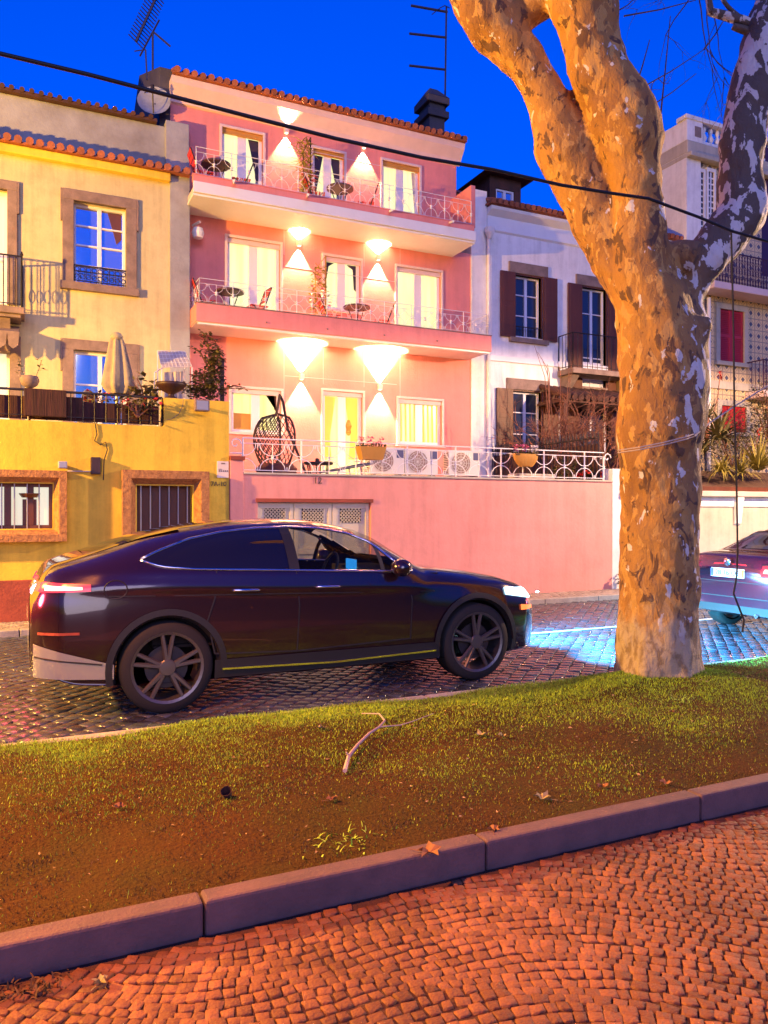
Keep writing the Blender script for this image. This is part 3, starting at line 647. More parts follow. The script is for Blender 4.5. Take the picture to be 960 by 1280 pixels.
# drain pipe with hopper
m_ = MB(); x = ax(612, 16.2); m_.tube([(x, 16.24, 2.0), (x, 16.24, az(612, 292, 16.2))], .05, 8); m_.lathe([(.05, 0), (.12, .14), (.13, .26), (.10, .27)], (x, 16.2, az(612, 298, 16.2)), 10); m_.build('drain_pipe', 'white_r', wh)
# dormer
Yd = 18.4; d0, d1 = ax(612, Yd), ax(651, Yd); dz0, dz1 = 10.0, az(632, 222, Yd)
wo = (ax(620, Yd), ax(643, Yd), az(632, 258, Yd), az(632, 237, Yd))
m_ = MB(); m_.wall(d0, d1, dz0, dz1, Yd, 1.4, [wo], .1); dm = m_.build('dormer', 'dtile', rf)
m_ = MB(); e = .3; zt_ = dz1 + .28; xm = (d0 + d1) / 2
m_.add([(d0 - e, Yd - e, dz1 - .02), (d1 + e, Yd - e, dz1 - .02), (d1 + e, Yd + 1.7, dz1 - .02), (d0 - e, Yd + 1.7, dz1 - .02), (xm - .45, Yd + .35, zt_), (xm + .45, Yd + .35, zt_), (xm + .45, Yd + 1, zt_), (xm - .45, Yd + 1, zt_)],
       [(3, 2, 1, 0), (0, 1, 5, 4), (1, 2, 6, 5), (2, 3, 7, 6), (3, 0, 4, 7), (4, 5, 6, 7)]); m_.build('dormer_roof', 'dtile', rf)
window(rf, *wo, Yd, 'mirror', 2, (), 'frame_w', .06, .1)

# ------------------------------------------------------------------ tiled house (right)
TH_ = 16.0
azm = bpy.data.materials.new('azulejo_tiles'); azm.use_nodes = True; nt = azm.node_tree; b = nt.nodes['Principled BSDF']; b.inputs['Roughness'].default_value = .35
tc = nd(nt, 'ShaderNodeTexCoord'); sx = nd(nt, 'ShaderNodeSeparateXYZ'); nt.links.new(tc.outputs['Object'], sx.inputs[0])
def mth(op, a, b_=None, v=None):
    n = nd(nt, 'ShaderNodeMath', operation=op); nt.links.new(a, n.inputs[0])
    if b_ is not None: nt.links.new(b_, n.inputs[1])
    if v is not None: n.inputs[1].default_value = v
    return n.outputs[0]
TS = 3.0
def cell(o): return mth('ABSOLUTE', mth('SUBTRACT', mth('FRACT', mth('MULTIPLY', o, v=TS)), v=.5))
u_, v_ = cell(sx.outputs[0]), cell(sx.outputs[2])
sm = mth('ADD', u_, v_); big = mth('MAXIMUM', u_, v_)
dot = mth('LESS_THAN', sm, v=.24); ring = mth('MULTIPLY', mth('GREATER_THAN', sm, v=.40), mth('LESS_THAN', sm, v=.52)); line = mth('GREATER_THAN', big, v=.455)
pat = mth('MAXIMUM', mth('MAXIMUM', dot, mth('MULTIPLY', ring, v=.35)), mth('MULTIPLY', line, v=.65))
mx = nd(nt, 'ShaderNodeMix', data_type='RGBA'); mx.inputs['A'].default_value = (.66, .50, .27, 1); mx.inputs['B'].default_value = (.10, .10, .13, 1)
nt.links.new(pat, mx.inputs['Factor']); nt.links.new(mx.outputs['Result'], b.inputs['Base Color']); M['azulejo'] = azm
th_ = thing('tiled_house', 'tall house clad in patterned tiles with red shutters and roof balustrade', 'house', (19, TH_, 0))
tx0, tx1 = ax(866, TH_), 27.
r1 = opn(899, 929, 388, 453, TH_); r2 = opn(901, 932, 508, 540, TH_); r3 = (ax(952, TH_), ax(1000, TH_), az(955, 345, TH_), az(955, 265, TH_))
zband = az(920, 483, TH_)
m_ = MB(); m_.wall(tx0, tx1, 0, az(880, 205, TH_), TH_, 1.2, [r1, r2, r3], .15); m_.build('wall', 'azulejo', th_)
m_ = MB(); zt1 = az(862, 190, TH_); m_.box(tx0 - .32, tx0 - .003, TH_ - .08, TH_ + 3.5, 0, zt1 + .4); m_.box(tx0 - .003, tx0 + .22, TH_ - .08, TH_ - .003, zband, zt1); m_.build('corner_pilaster', 'white_r', th_)
m_ = MB(); m_.box(tx0 + .002, tx1, TH_ - .06, TH_ - .002, zband - .12, zband + .1); m_.build('string_course', 'cream_w', th_)
m_ = MB(); zc = az(880, 205, TH_); m_.box(tx0 - .33, tx1, TH_ - .25, TH_ + 1.2, zc + .01, zc + .14); m_.box(tx0 - .33, tx1, TH_ - .12, TH_ + 1.2, zc + .141, zc + .5); m_.build('cornice', 'cream_w', th_, bevel=.02)
m_ = MB(); zb0 = zc + .5; zb1 = az(866, 153, TH_)
pa, pb = tx0 - .33, ax(875, TH_)
m_.box(pa, pb, TH_ - .1, TH_ + .9, zb0, zb1); m_.box(pa - .05, tx1, TH_ - .13, TH_ + .25, zb1, zb1 + .12); m_.box(pb, tx1, TH_ - .04, TH_ + .16, zb0, zb0 + .12)
bq = m_.build('parapet', 'white_r', th_, bevel=.01)
m_ = MB(); m_.box(ax(865, TH_), ax(873, TH_), TH_ - .104, TH_ - .09, zb0 + .15, zb1 - .15); m_.build('parapet_panel', 'stone_s', bq)
x = pb + .2
while x < tx1:
    m_ = MB(); h = zb1 - zb0 - .12; m_.lathe([(.05, 0), (.05, .08 * h), (.10, .3 * h), (.04, .6 * h), (.07, .8 * h), (.05, h)], (x, TH_ + .06, zb0 + .12), 8); m_.build('baluster', 'white_r', bq, smooth=True); x += .27
# upper tall windows with patterned glass
for px in (874, 887):
    o = (ax(px - 3.5, TH_), ax(px + 3.5, TH_), az(px, 290, TH_), az(px, 216, TH_)); m_ = MB(); m_.box(o[0], o[1], TH_ - .03, TH_ - .002, o[2], o[3]); f_ = m_.build('narrow_window', 'dglass', th_)
    m_ = MB(); m_.box(o[0] - .07, o[0], TH_ - .07, TH_ - .001, o[2], o[3] + .1); m_.box(o[1], o[1] + .07, TH_ - .07, TH_ - .001, o[2], o[3] + .1); m_.box(o[0], o[1], TH_ - .07, TH_ - .001, o[3], o[3] + .1)
    n = 10
    for k in range(1, n): z = o[2] + (o[3] - o[2]) * k / n; m_.box(o[0], o[1], TH_ - .04, TH_ - .03, z - .02, z + .02)
    m_.box((o[0] + o[1]) / 2 - .025, (o[0] + o[1]) / 2 + .025, TH_ - .042, TH_ - .03, o[2], o[3]); m_.build('window_frame', 'white_r', f_)
for o, mm in ((r1, 'redsh'), (r2, 'redsh2')):
    xm = (o[0] + o[1]) / 2
    for a, b in ((o[0], xm - .005), (xm + .005, o[1])):
        s = MB(); s.box(a, b, TH_ + .03, TH_ + .06, o[2], o[3]); s.box(a, a + .06, TH_ + .01, TH_ + .031, o[2], o[3]); s.box(b - .06, b, TH_ + .01, TH_ + .031, o[2], o[3])
        z = o[2] + .05
        while z < o[3] - .05: s.add([(a + .06, TH_ + .03, z + .05), (b - .06, TH_ + .03, z + .05), (b - .06, TH_ + .008, z), (a + .06, TH_ + .008, z)], [(0, 1, 2, 3)]); z += .055
        s.box(a + .06, b - .06, TH_ + .009, TH_ + .03, (o[2] + o[3]) / 2 - .05, (o[2] + o[3]) / 2 + .05); s.build('shutter', mm, th_)
    surround(th_, *o, TH_, .16, 'cream_w', .05, True)
m_ = MB(); m_.quad((r3[0], TH_ + .12, r3[2]), (r3[1], TH_ + .12, r3[2]), (r3[1], TH_ + .12, r3[3]), (r3[0], TH_ + .12, r3[3])); m_.build('balcony_door', 'purple', th_)
s = MB(); s.box(ax(955, TH_), 27, TH_ - .05, TH_ - .002, az(955, 258, TH_), az(955, 185, TH_)); s.build('balcony_door', 'purple', th_)
def tb(px0, py_top, py_bot, label_m='purple', YY=15.35):
    x0 = ax(px0, YY); zb = az(px0, py_bot, YY); z1 = az(px0, py_top, YY); s = MB(); s.box(x0, tx1, YY, TH_ - .003, zb - .2, zb); bb = s.build('balcony', 'cornice', th_, bevel=.02)
    s = MB(); y = YY + .04; s.tube([(x0 + .03, y, z1), (tx1, y, z1)], .022, 5); s.tube([(x0 + .03, y, zb + .22), (tx1, y, zb + .22)], .012, 4); s.tube([(x0 + .03, TH_, z1), (x0 + .03, y, z1)], .02, 5)
    x = x0 + .03; k = 0
    while x < min(tx1, x0 + 4.2):
        s.bar((x, y, zb), (x, y, z1), .014 if k % 6 == 0 else .008); xx_ = x + .055
        for zc in (zb + .11,): s.tube([(xx_ + math.cos(t) * .05, y, zc + math.sin(t) * .09) for t in np.linspace(0, 6.28, 7)[:-1]], .01, 4, closed=True)
        for q in range(3):
            zc = zb + .3 + (z1 - zb - .34) * (q + .5) / 3; s.tube([(xx_ + math.cos(t) * .045, y, zc + math.sin(t) * .09) for t in np.linspace(0, 6.28, 7)[:-1]], .007, 4, closed=True)
        x += .11; k += 1
    for k in range(4): s.bar((x0 + .03, y + .13 * k, zb), (x0 + .03, y + .13 * k, z1), .009)
    s.build('railing', 'purple', bb)
tb(893, 311, 350); tb(955, 449, 487)
m_ = MB(); x = ax(886.5, 15.85); m_.tube([(x, 15.86, 2.0), (x, 15.86, az(886, 372, 15.85))], .055, 8); m_.build('drain_pipe', 'white_r', th_)
m_ = MB(); m_.box(wx1, tx0 - .33, WH + .3, WH + 4, 0, 9.0); m_.build('side_wing', 'white_r', th_)

# ------------------------------------------------------------------ right street wall with planting bed
rw = thing('terrace_wall', 'cream street wall behind the second car holding up a planted bed', 'wall', (15, Yt, 0))
ra, rb = xb1 + .004, 24.0; rz = az(900, 614, Yt)
m_ = MB(); m_.wall(ra, rb, .05, rz - .18, Yt + .03, .4, [], .1); m_.build('wall', 'cream_w', rw)
m_ = MB(); m_.box(ra, rb, Yt - .12, Yt + .4, rz - .12, rz); m_.build('coping', 'ledge', rw, bevel=.015)
m_ = MB(); m_.box(ra, rb, Yt - .0, Yt + .3, rz - .33, rz - .121); m_.build('frieze', 'white_r', rw)
x = ax(922, Yt)
m_ = MB(); m_.prismx([(Yt + .029, rz - .75), (Yt - .02, rz - .7), (Yt - .1, rz - .125), (Yt + .029, rz - .125)], x - .1, x + .1); m_.build('bracket', 'white_r', rw, bevel=.01)
m_ = MB(); m_.box(ra, rb, Yt + .05, Yt + .09, rz + .001, rz + .10); m_.build('edging', 'maroon', rw)
m_ = MB(); m_.box(ra, rb, Yt + .4, TH_ - .003, 1.0, 1.9); m_.add([(ra, Yt + .1, rz + .08), (rb, Yt + .1, rz + .08), (rb, Yt + 1.6, rz + .55), (ra, Yt + 1.6, rz + .55), (ra, Yt + 2.5, rz + .6), (rb, Yt + 2.5, rz + .6), (ra, Yt + 2.5, 1.9), (rb, Yt + 2.5, 1.9)], [(0, 1, 2, 3), (3, 2, 5, 4), (4, 5, 7, 6)]); m_.build('planting_bed', 'soil', rw)
# boundary fence between the two terraces
xf = 10.62
bf = thing('spiked_fence', 'dark iron spiked fence with brown mesh screen between pink and white house', 'fence', (xf, 14, 2.0))
m_ = MB(); plain_rail(m_, (xf, Yt + .35), (xf, WH - .1), 2.0, 3.12, 34, .012, .016)
for k in range(35): y = Yt + .35 + (WH - .45 - Yt) * k / 34; m_.lathe([(.016, 0), (.02, .04), (.002, .16)], (xf, y, 3.12), 5)
m_.build('railing', 'iron', bf)
m_ = MB(); m_.box(xf + .03, xf + .05, Yt + .35, WH - .1, 2.0, 3.0); m_.build('mesh_screen', 'screen', bf)
# front stretch of the same kind, facing the street, before the white house
bf2 = thing('spiked_fence', 'dark iron spiked fence stretch standing before the white house shutters', 'fence', (12, 15.9, 2.0))
m_ = MB(); plain_rail(m_, (10.75, 15.8), (12.4, 15.8), 1.9, 3.2, 14, .012, .016)
for k in range(15): m_.lathe([(.016, 0), (.02, .04), (.002, .16)], (10.75 + 1.65 * k / 14, 15.8, 3.2), 5)
m_.build('railing', 'iron', bf2)
m_ = MB(); m_.box(xb1 + .002, tx0, Yt + .42, WH - .003, 1.7, 1.95); o = m_.build('garden_ground', 'soil'); structure(o)
# ------------------------------------------------------------------ furniture on balconies
def table_proto(label):
    t = thing('bistro_table', label, 'table', (0, 0, 0), 'bistro tables on the pink house balconies')
    s = MB(); s.lathe([(.27, .70), (.30, .705), (.30, .735), (.29, .74)], (0, 0, 0), 24); s.build('tabletop', 'tabletop', t)
    s = MB()
    for k in range(3):
        a = k * 2.094 + .3; s.tube([(math.cos(a) * .22, math.sin(a) * .22, 0), (math.cos(a) * .07, math.sin(a) * .07, .35), (math.cos(a) * .2, math.sin(a) * .2, .70)], .011, 6)
    s.lathe([(.08, .34), (.08, .36)], (0, 0, 0), 10); s.build('legs', 'iron', t)
    return t
def chair_proto(label):
    """folding bistro chair facing +X"""
    t = thing('folding_chair', label, 'chair', (0, 0, 0), 'red folding chairs on the pink house balconies')
    s = MB()
    for sg in (-1, 1):
        s.tube([(.20, sg * .19, 0), (-.06, sg * .19, .45), (-.22, sg * .19, .88)], .012, 6); s.tube([(-.24, sg * .17, 0), (.18, sg * .17, .45)], .012, 6)
    s.tube([(-.22, -.19, .88), (-.22, .19, .88)], .012, 6); s.build('frame', 'iron', t)
    s = MB()
    for k in range(5): x = -.14 + k * .08; s.box(x, x + .06, -.19, .19, .45, .465)
    s.build('seat', 'chairred', t)
    s = MB()
    for z in (.58, .70, .80): x = -.06 - (z - .45) * .37; s.add([(x, -.19, z), (x, .19, z), (x - .03, .19, z + .09), (x - .03, -.19, z + .09), (x - .015, -.19, z), (x - .015, .19, z), (x - .045, .19, z + .09), (x - .045, -.19, z + .09)], [(0, 1, 2, 3), (7, 6, 5, 4), (0, 4, 5, 1), (3, 2, 6, 7), (0, 3, 7, 4), (1, 5, 6, 2)])
    s.build('backrest', 'chairred', t)
    return t
tp = cp = None
YF_ = 15.78
for px, z, lb in ((270, 8.02, 'round dark table at the left end of the top balcony'), (425, 8.02, 'round dark table under the middle window of the top balcony'),
                  (287, 5.44, 'round dark table before the large left french door, lower balcony'), (446, 5.44, 'round dark table right of the flowering trellis, lower balcony')):
    lb = 'small ' + lb
    o = tp if False else (table_proto(lb) if tp is None else copy_tree(tp)); tp = tp or o; o['label'] = lb; o.location = (ax(px, YF_), YF_, z)
for px, z, rz, lb in ((250, 8.02, 0, 'red folding chair at the far left corner of the top balcony'), (303, 8.02, 180, 'red folding chair right of the left table, top balcony'),
                      (392, 8.02, 0, 'red folding chair beside the tall plant trellis, top balcony'), (459, 8.02, 180, 'red folding chair right of the middle table, top balcony'),
                      (255, 5.44, 0, 'red folding chair at the far left corner of the lower balcony'), (323, 5.44, 180, 'red folding chair before the left french door, lower balcony'),
                      (411, 5.44, 0, 'red folding chair just right of the trellis, lower balcony'), (480, 5.44, 180, 'red folding chair between table and right french door, lower balcony')):
    o = chair_proto(lb) if cp is None else copy_tree(cp); cp = cp or o; o['label'] = lb; o.location = (ax(px, YF_), YF_ + rng.uniform(-.05, .05), z); o.rotation_euler = (0, 0, R(rz + rng.uniform(-25, 10)))
def leaf(mb, p, d, ln, wd, droop=.3):
    d = Vector(d).normalized(); sd = d.cross(Vector((0, 0, 1)))
    if sd.length < .05: sd = Vector((1, 0, 0))
    sd.normalize(); m1 = Vector(p) + d * ln * .5 + Vector((0, 0, -droop * ln * .15)); e = Vector(p) + d * ln + Vector((0, 0, -droop * ln * .6))
    mb.add([p, m1 + sd * wd, e, m1 - sd * wd], [(0, 1, 2, 3)])
def blade(mb, p, d, ln, wd, droop, n=5):
    d = Vector(d).normalized(); sd = d.cross(Vector((0, 0, 1))); sd = sd.normalized() if sd.length > .05 else Vector((1, 0, 0))
    pts = []; q = Vector(p); v = d.copy()
    for k in range(n + 1):
        w_ = wd * (1 - (k / n) ** 1.5) + .001; pts += [q + sd * w_, q - sd * w_]; q = q + v * ln / n; v = (v + Vector((0, 0, -droop / n))).normalized()
    mb.add(pts, [(2 * k, 2 * k + 1, 2 * k + 3, 2 * k + 2) for k in range(n)])
def rdir(zmin=-.3, zmax=1.):
    a = rng.uniform(0, 6.283); z = rng.uniform(zmin, zmax); r = math.sqrt(max(0, 1 - z * z)); return Vector((r * math.cos(a), r * math.sin(a), z))
def cloud(mb, c, rad, n, ln=.08, wd=.03):
    for _ in range(n):
        d = rdir(-1, 1); r = rng.random() ** .5; p = Vector(c) + Vector((d.x * rad[0], d.y * rad[1], d.z * rad[2])) * r
        leaf(mb, p, rdir(-.5, .9), ln * rng.uniform(.6, 1.3), wd * rng.uniform(.6, 1.2))
# trellises with plants
for px0, px1, py, zf, lb, palm in ((379, 388, 172, 8.02, 'narrow trellis with spiky yellow green plant and dark post, top balcony', 1), (394, 407, 320, 5.44, 'narrow pale lattice trellis with pink and yellow flowers, lower balcony', 0)):
    x0, x1 = ax(px0, YF_), ax(px1, YF_); z1 = az(px1, py, YF_)
    t = thing('plant_trellis', lb, 'trellis', ((x0 + x1) / 2, YF_, zf))
    s = MB(); s.bar((x1, YF_, zf), (x1, YF_, z1), .02); s.bar((x0, YF_, zf), (x0, YF_, z1 - .35), .012); s.bar((x0, YF_, z1 - .35), (x1, YF_, z1), .012)
    s.build('post', 'iron' if palm else 'terra', t)
    s = MB(); n = 13; w_ = x1 - x0; st = w_
    z = zf
    while z < z1 - .4:
        s.bar((x0, YF_, z), (x1, YF_, z + st), .007); s.bar((x1, YF_, z), (x0, YF_, z + st), .007); z += st * .62
    s.build('lattice', 'terra', t)
    s = MB(); s.lathe([(.1, 0), (.14, .25), (.15, .26)], ((x0 + x1) / 2, YF_ - .12, zf), 10); s.build('pot', 'terra', t)
    s = MB()
    for _ in range(170 if palm else 200):
        z = rng.uniform(zf + .3, z1 - (.1 if palm else .25)); x = rng.uniform(x0 - .12, x1 + .02)
        if palm: blade(s, (x, YF_ - .06, z), rdir(-.2, .8), rng.uniform(.18, .34), .014, 1.2, 3)
        else: leaf(s, (x, YF_ - .05 + rng.uniform(-.05, .05), z), rdir(-.5, .6), rng.uniform(.06, .12), .03)
    s.build('leaves', 'leafy', t)
    s = MB()
    for _ in range(26): leaf(s, (rng.uniform(x0 - .08, x1 + .1), YF_ - .08, rng.uniform(zf + .5, z1 - .7)), rdir(-.4, .6), .08, .045)
    s.build('flowers', 'flred' if palm else 'flpink', t)

# ------------------------------------------------------------------ pink terrace
TZ = 2.0
t = thing('air_conditioner', 'white outdoor air conditioner left of three, partly behind the flower box', 'air conditioner', (0, 0, 0), 'air conditioner units on the pink terrace')
s = MB(); s.box(-.40, .40, -.15, .15, .42, 1.0); s.build('casing', 'acwhite', t, bevel=.015)
s = MB(); s.lathe([(.235, -.012), (.235, 0)], (-.10, -.152, .71), 28, 'y'); g = s.build('fan_grille', 'acgrille', t)
s = MB()
for r_ in (.08, .14, .2, .24): s.tube([(-.10 + math.cos(a) * r_, -.17, .71 + math.sin(a) * r_) for a in np.linspace(0, 6.283, 25)[:-1]], .006, 4, closed=True)
for k in range(6): a = k * math.pi / 6; s.bar((-.10 - math.cos(a) * .24, -.168, .71 - math.sin(a) * .24), (-.10 + math.cos(a) * .24, -.168, .71 + math.sin(a) * .24), .005)
s.build('guard', 'acwhite', g)
s = MB(); s.box(.22, .38, -.156, -.151, .78, .95); s.build('label_sticker', 'aclabel', t)
s = MB()
for k in range(12): z = .48 + k * .04; s.box(-.404, -.401, -.12, .12, z, z + .018)
s.build('side_louvres', 'ink', t)
s = MB()
for x in (-.3, .3): s.box(x - .03, x + .03, -.16, .16, 0, .42)
s.build('stand', 'acgrille', t)
ac = t
for k, (px, lb) in enumerate(((481, 'white outdoor air conditioner left of three, partly behind the flower box'), (523.5, 'middle white outdoor air conditioner, below the right ground floor window'), (577, 'white outdoor air conditioner right of three, nearest the spiked fence'))):
    o = ac if k == 0 else copy_tree(ac); o['label'] = lb; o.location = (ax(px, 15.2), 15.2, TZ); o.rotation_euler = (0, 0, R(-4))
# egg chair
ex, ey = ax(347, 13.6), 13.6; ztop = az(350, 492, 13.6); zbot = 2.12
t = thing('egg_chair', 'dark wicker hanging egg chair with brown cushion on the pink terrace', 'chair', (ex, ey, TZ))
s = MB(); cx_, cz_ = ex - .02, zbot + .72
def egg(u, v):  # open at the front right
    a = R(60) + u * R(255); h = v; r_ = .40 * math.sin(math.pi * min(1, .10 + .9 * (1 - h) ** .8)) ** .75 if h < 1 else 0.02
    return Vector((cx_ + r_ * math.cos(a) * 1.0 - .1 * h * (1 - h), ey + r_ * math.sin(a), zbot + h * 1.28))
NU, NV = 16, 16
for i in range(NU):
    for sg in (1, -1):
        s.tube([egg(((i + sg * j * .5) / NU) % 1.0, j / NV) for j in range(0, NV + 1)], .009, 4) if all(abs(((i + sg * (j + 1) * .5) / NU) % 1 - ((i + sg * j * .5) / NU) % 1) < .5 for j in range(NV)) else [s.bar(egg(((i + sg * j * .5) / NU) % 1.0, j / NV), egg(min(1, max(0, ((i + sg * j * .5) / NU) % 1.0 + sg * .5 / NU)), (j + 1) / NV), .009) for j in range(NV)]
for u in (0, 1): s.tube([egg(u, j / NV) for j in range(NV + 1)], .022, 6)
s.build('basket', 'wicker', t)
s = MB(); s.lathe([(.05, .0), (.26, .03), (.36, .14), (.38, .26), (.30, .34), (.05, .36)], (cx_, ey, zbot + .02), 18); s.build('cushion', 'cush', t, smooth=True)
s = MB(); xb_ = ax(384, 13.6); s.tube([(cx_, ey, zbot + 1.28), (ax(350, 13.6), ey, ztop - .02), (ax(355, 13.6), ey + .05, ztop - .15), (ax(362, 13.6), ey + .12, az(362, 535, 13.6)), (xb_, ey + .1, 2.35), (xb_ + .05, ey + .05, TZ + .03)], .026, 7)
s.tube([(xb_ + .05, ey - .4, TZ + .03), (xb_ + .05, ey + .5, TZ + .03)], .024, 6); s.tube([(xb_ + .05, ey, TZ + .03), (cx_ - .4, ey, TZ + .03)], .024, 6); s.build('stand', 'wicker', t)
t = thing('low_table', 'low dark round table with slatted legs beside the egg chair', 'table', (ax(398, 12.7), 12.7, TZ)); L = t.location
s = MB(); s.lathe([(.24, .43), (.26, .44), (.26, .47), (.25, .475)], L, 20); s.build('tabletop', 'wicker', t)
s = MB()
for k in range(6): a = k * 1.047; s.bar(L + Vector((math.cos(a) * .16, math.sin(a) * .16, 0)), L + Vector((math.cos(a) * .2, math.sin(a) * .2, .43)), .014)
s.build('legs', 'wicker', t)
s = MB(); s.lathe([(.03, 0), (.04, .02), (.035, .06), (.02, .07)], (L.x - .02, L.y, L.z + .475), 10); o = s.build('small_pot', 'wicker'); tag(o, 'tiny dark pot standing on the low round terrace table', 'pot')
t = thing('sun_lounger', 'low folded sun lounger lying behind the white terrace railing', 'sun lounger', (ax(424, 12.9), 12.9, TZ)); L = t.location
s = MB(); s.add([L + Vector(v) for v in ((-.3, -.25, .30), (.5, -.25, .44), (.5, .25, .44), (-.3, .25, .30), (-.3, -.25, .34), (.5, -.25, .50), (.5, .25, .50), (-.3, .25, .34))], [(3, 2, 1, 0), (4, 5, 6, 7), (0, 1, 5, 4), (1, 2, 6, 5), (2, 3, 7, 6), (3, 0, 4, 7)]); s.build('mattress', 'aclabel', t)
s = MB()
for y in (-.27, .27): s.bar(L + Vector((-.5, y, .30)), L + Vector((.55, y, .47)), .016); s.bar(L + Vector((-.3, y, 0)), L + Vector((-.1, y, .34)), .014); s.bar(L + Vector((.4, y, 0)), L + Vector((.3, y, .42)), .014)
s.build('frame', 'metalg', t)
# flower boxes on the white railing
for px0, px1, py, lb, round_ in ((447, 480, 558, 'ochre railing planter with dark pink flowers before the french door', 0), (642, 672, 567, 'ochre rounded planter with pink and white flowers nearer the tree', 1)):
    x0, x1 = ax(px0, 11.95), ax(px1, 11.95); zt_ = az(px0, py, 11.95); t = thing('flower_planter', lb, 'planter', ((x0 + x1) / 2, 11.95, zt_ - .2))
    s = MB(); xm = (x0 + x1) / 2
    if round_: s.grid(lambda u, v: (xm + (x1 - x0) / 2 * math.sin(math.pi / 2 * min(1, .35 + v * .75)) * math.cos(u * 2 * math.pi), 11.95 + .11 * math.sin(math.pi / 2 * min(1, .35 + v * .75)) * math.sin(u * 2 * math.pi), zt_ - .24 + .24 * v), 20, 5); s.lathe([(.02, -.005), (.1, 0)], (xm, 11.95, zt_ - .23), 12)
    else: s.add([(x0 + .06, 11.86, zt_ - .22), (x1 - .06, 11.86, zt_ - .22), (x1 - .06, 12.04, zt_ - .22), (x0 + .06, 12.04, zt_ - .22), (x0, 11.84, zt_), (x1, 11.84, zt_), (x1, 12.06, zt_), (x0, 12.06, zt_)], [(3, 2, 1, 0), (0, 1, 5, 4), (1, 2, 6, 5), (2, 3, 7, 6), (3, 0, 4, 7)])
    s.build('trough', 'terra', t)
    s = MB(); s.box(x0 + .02, x1 - .02, 11.87, 12.03, zt_ - .03, zt_ - .01); s.build('earth', 'soil', t)
    s = MB(); [leaf(s, (rng.uniform(x0, x1), rng.uniform(11.87, 12.03), zt_), rdir(.2, 1), rng.uniform(.05, .12), .02) for _ in range(70)]; s.build('leaves', 'leafg', t)
    for mm, xa, xb in (('flpink', x0, x1 if not round_ else xm + .05),) + ((('flwhite', xm + .1, x1),) if round_ else ()):
        s = MB()
        for _ in range(26):
            c = Vector((rng.uniform(xa, xb), rng.uniform(11.88, 12.0), zt_ + rng.uniform(.03, .16))); [leaf(s, c, rdir(-.3, 1), .045, .02) for _ in range(5)]
        s.build('flowers', mm, t)
def shrub(name, label, cat, c, rad, n, mm, ln=.09, wd=.03, stem=True, fl=None, nfl=20):
    t = thing(name, label, cat, (c[0], c[1], c[2] - rad[2]))
    s = MB(); cloud(s, c, rad, n, ln, wd); s.build('foliage', mm, t)
    if stem:
        s = MB()
        for _ in range(9): d = rdir(-.2, .9); s.tube([(c[0], c[1], c[2] - rad[2]), Vector(c) + Vector((d.x * rad[0], d.y * rad[1], d.z * rad[2])) * .45 + Vector((0, 0, -.1 * rad[2])), Vector(c) + Vector((d.x * rad[0], d.y * rad[1], d.z * rad[2])) * .95], [.018, .012, .004], 4)
        s.build('stems', 'vine', t)
    if fl:
        s = MB()
        for _ in range(nfl):
            d = rdir(-.2, .8); p = Vector(c) + Vector((d.x * rad[0], d.y * rad[1], d.z * rad[2])); [leaf(s, p, rdir(-.4, 1), .07, .03) for _ in range(5)]
        s.build('flowers', fl, t)
    return t
shrub('potted_shrub', 'dark leafy shrub low behind the right part of the white railing', 'shrub', (ax(708, 12.8), 12.8, 2.45), (.45, .3, .35), 420, 'leafg')
shrub('flowering_plant', 'low plant with bright red flowers at the right end of white railing', 'plant', (ax(737, 12.6), 12.6, 2.32), (.28, .2, .2), 160, 'leafg', fl='flred', nfl=30)
m_ = MB(); m_.box(ax(645, 12.6), ax(690, 12.6), 12.5, 12.9, TZ, 2.36); o = m_.build('garden_bench', 'cream_w', bevel=.02); tag(o, 'low cream masonry bench behind the railing below the round planter', 'bench')

# ------------------------------------------------------------------ yellow terrace things
fz = 2.6
t = thing('closed_parasol', 'closed beige parasol standing on the yellow terrace before the window', 'parasol', (ax(146, 12.9), 12.9, fz)); L = t.location
za, zb = az(146, 418, 12.9), az(146, 497, 12.9)
s = MB()
def cloth(u, v):
    a = u * 2 * math.pi; r_ = (.075 + .15 * v ** .8) * (1 + .28 * math.sin(a * 6 + v * .8)) * (1 if v < .88 else 1 - (v - .88) * 3.2); return (L.x + r_ * math.cos(a) + .03 * v, L.y + r_ * math.sin(a) * .8, za - .04 - (za - zb - .1) * v)
s.grid(cloth, 48, 14); s.lathe([(.09, -.06), (.10, .0), (.06, .05), (.005, .07)], (L.x, L.y, za - .03), 12); s.build('canopy', 'canvas', t, smooth=True)
s = MB(); s.tube([(L.x, L.y, fz), (L.x, L.y, za - .1)], .022, 8); s.build('pole', 'metalg', t)
s = MB(); s.lathe([(.25, 0), (.25, .05), (.04, .09)], L, 16); s.build('base', 'dgrey', t)
t = thing('wire_canopy', 'pale slanted wire canopy with gauze sheets on thin legs by the pillar', 'canopy', (ax(218, 13.1), 13.1, fz))
P_ = lambda px, py, y: Vector((at(px, py, y)[0], y, at(px, py, y)[1]))
A, B, C_, D = P_(197, 439, 13.3), P_(231, 440, 13.3), P_(240, 459, 12.9), P_(202, 460, 12.9)
s = MB(); s.grid(lambda u, v: A.lerp(B, u).lerp(D.lerp(C_, u), v) + Vector((0, 0, .01 * math.sin(9 * u + 5 * v))), 10, 6); s.build('roof_sheet', 'gauze', t)
s = MB()
for k in range(9): s.bar(A.lerp(B, k / 8) + Vector((0, 0, .014)), D.lerp(C_, k / 8) + Vector((0, -.004, .014)), .003)
for k in range(5): s.bar(A.lerp(D, k / 4) + Vector((0, 0, .014)), B.lerp(C_, k / 4) + Vector((0, 0, .014)), .003)
for p in (A, B, C_, D): s.bar(p, Vector((p.x, p.y, fz)), .012)
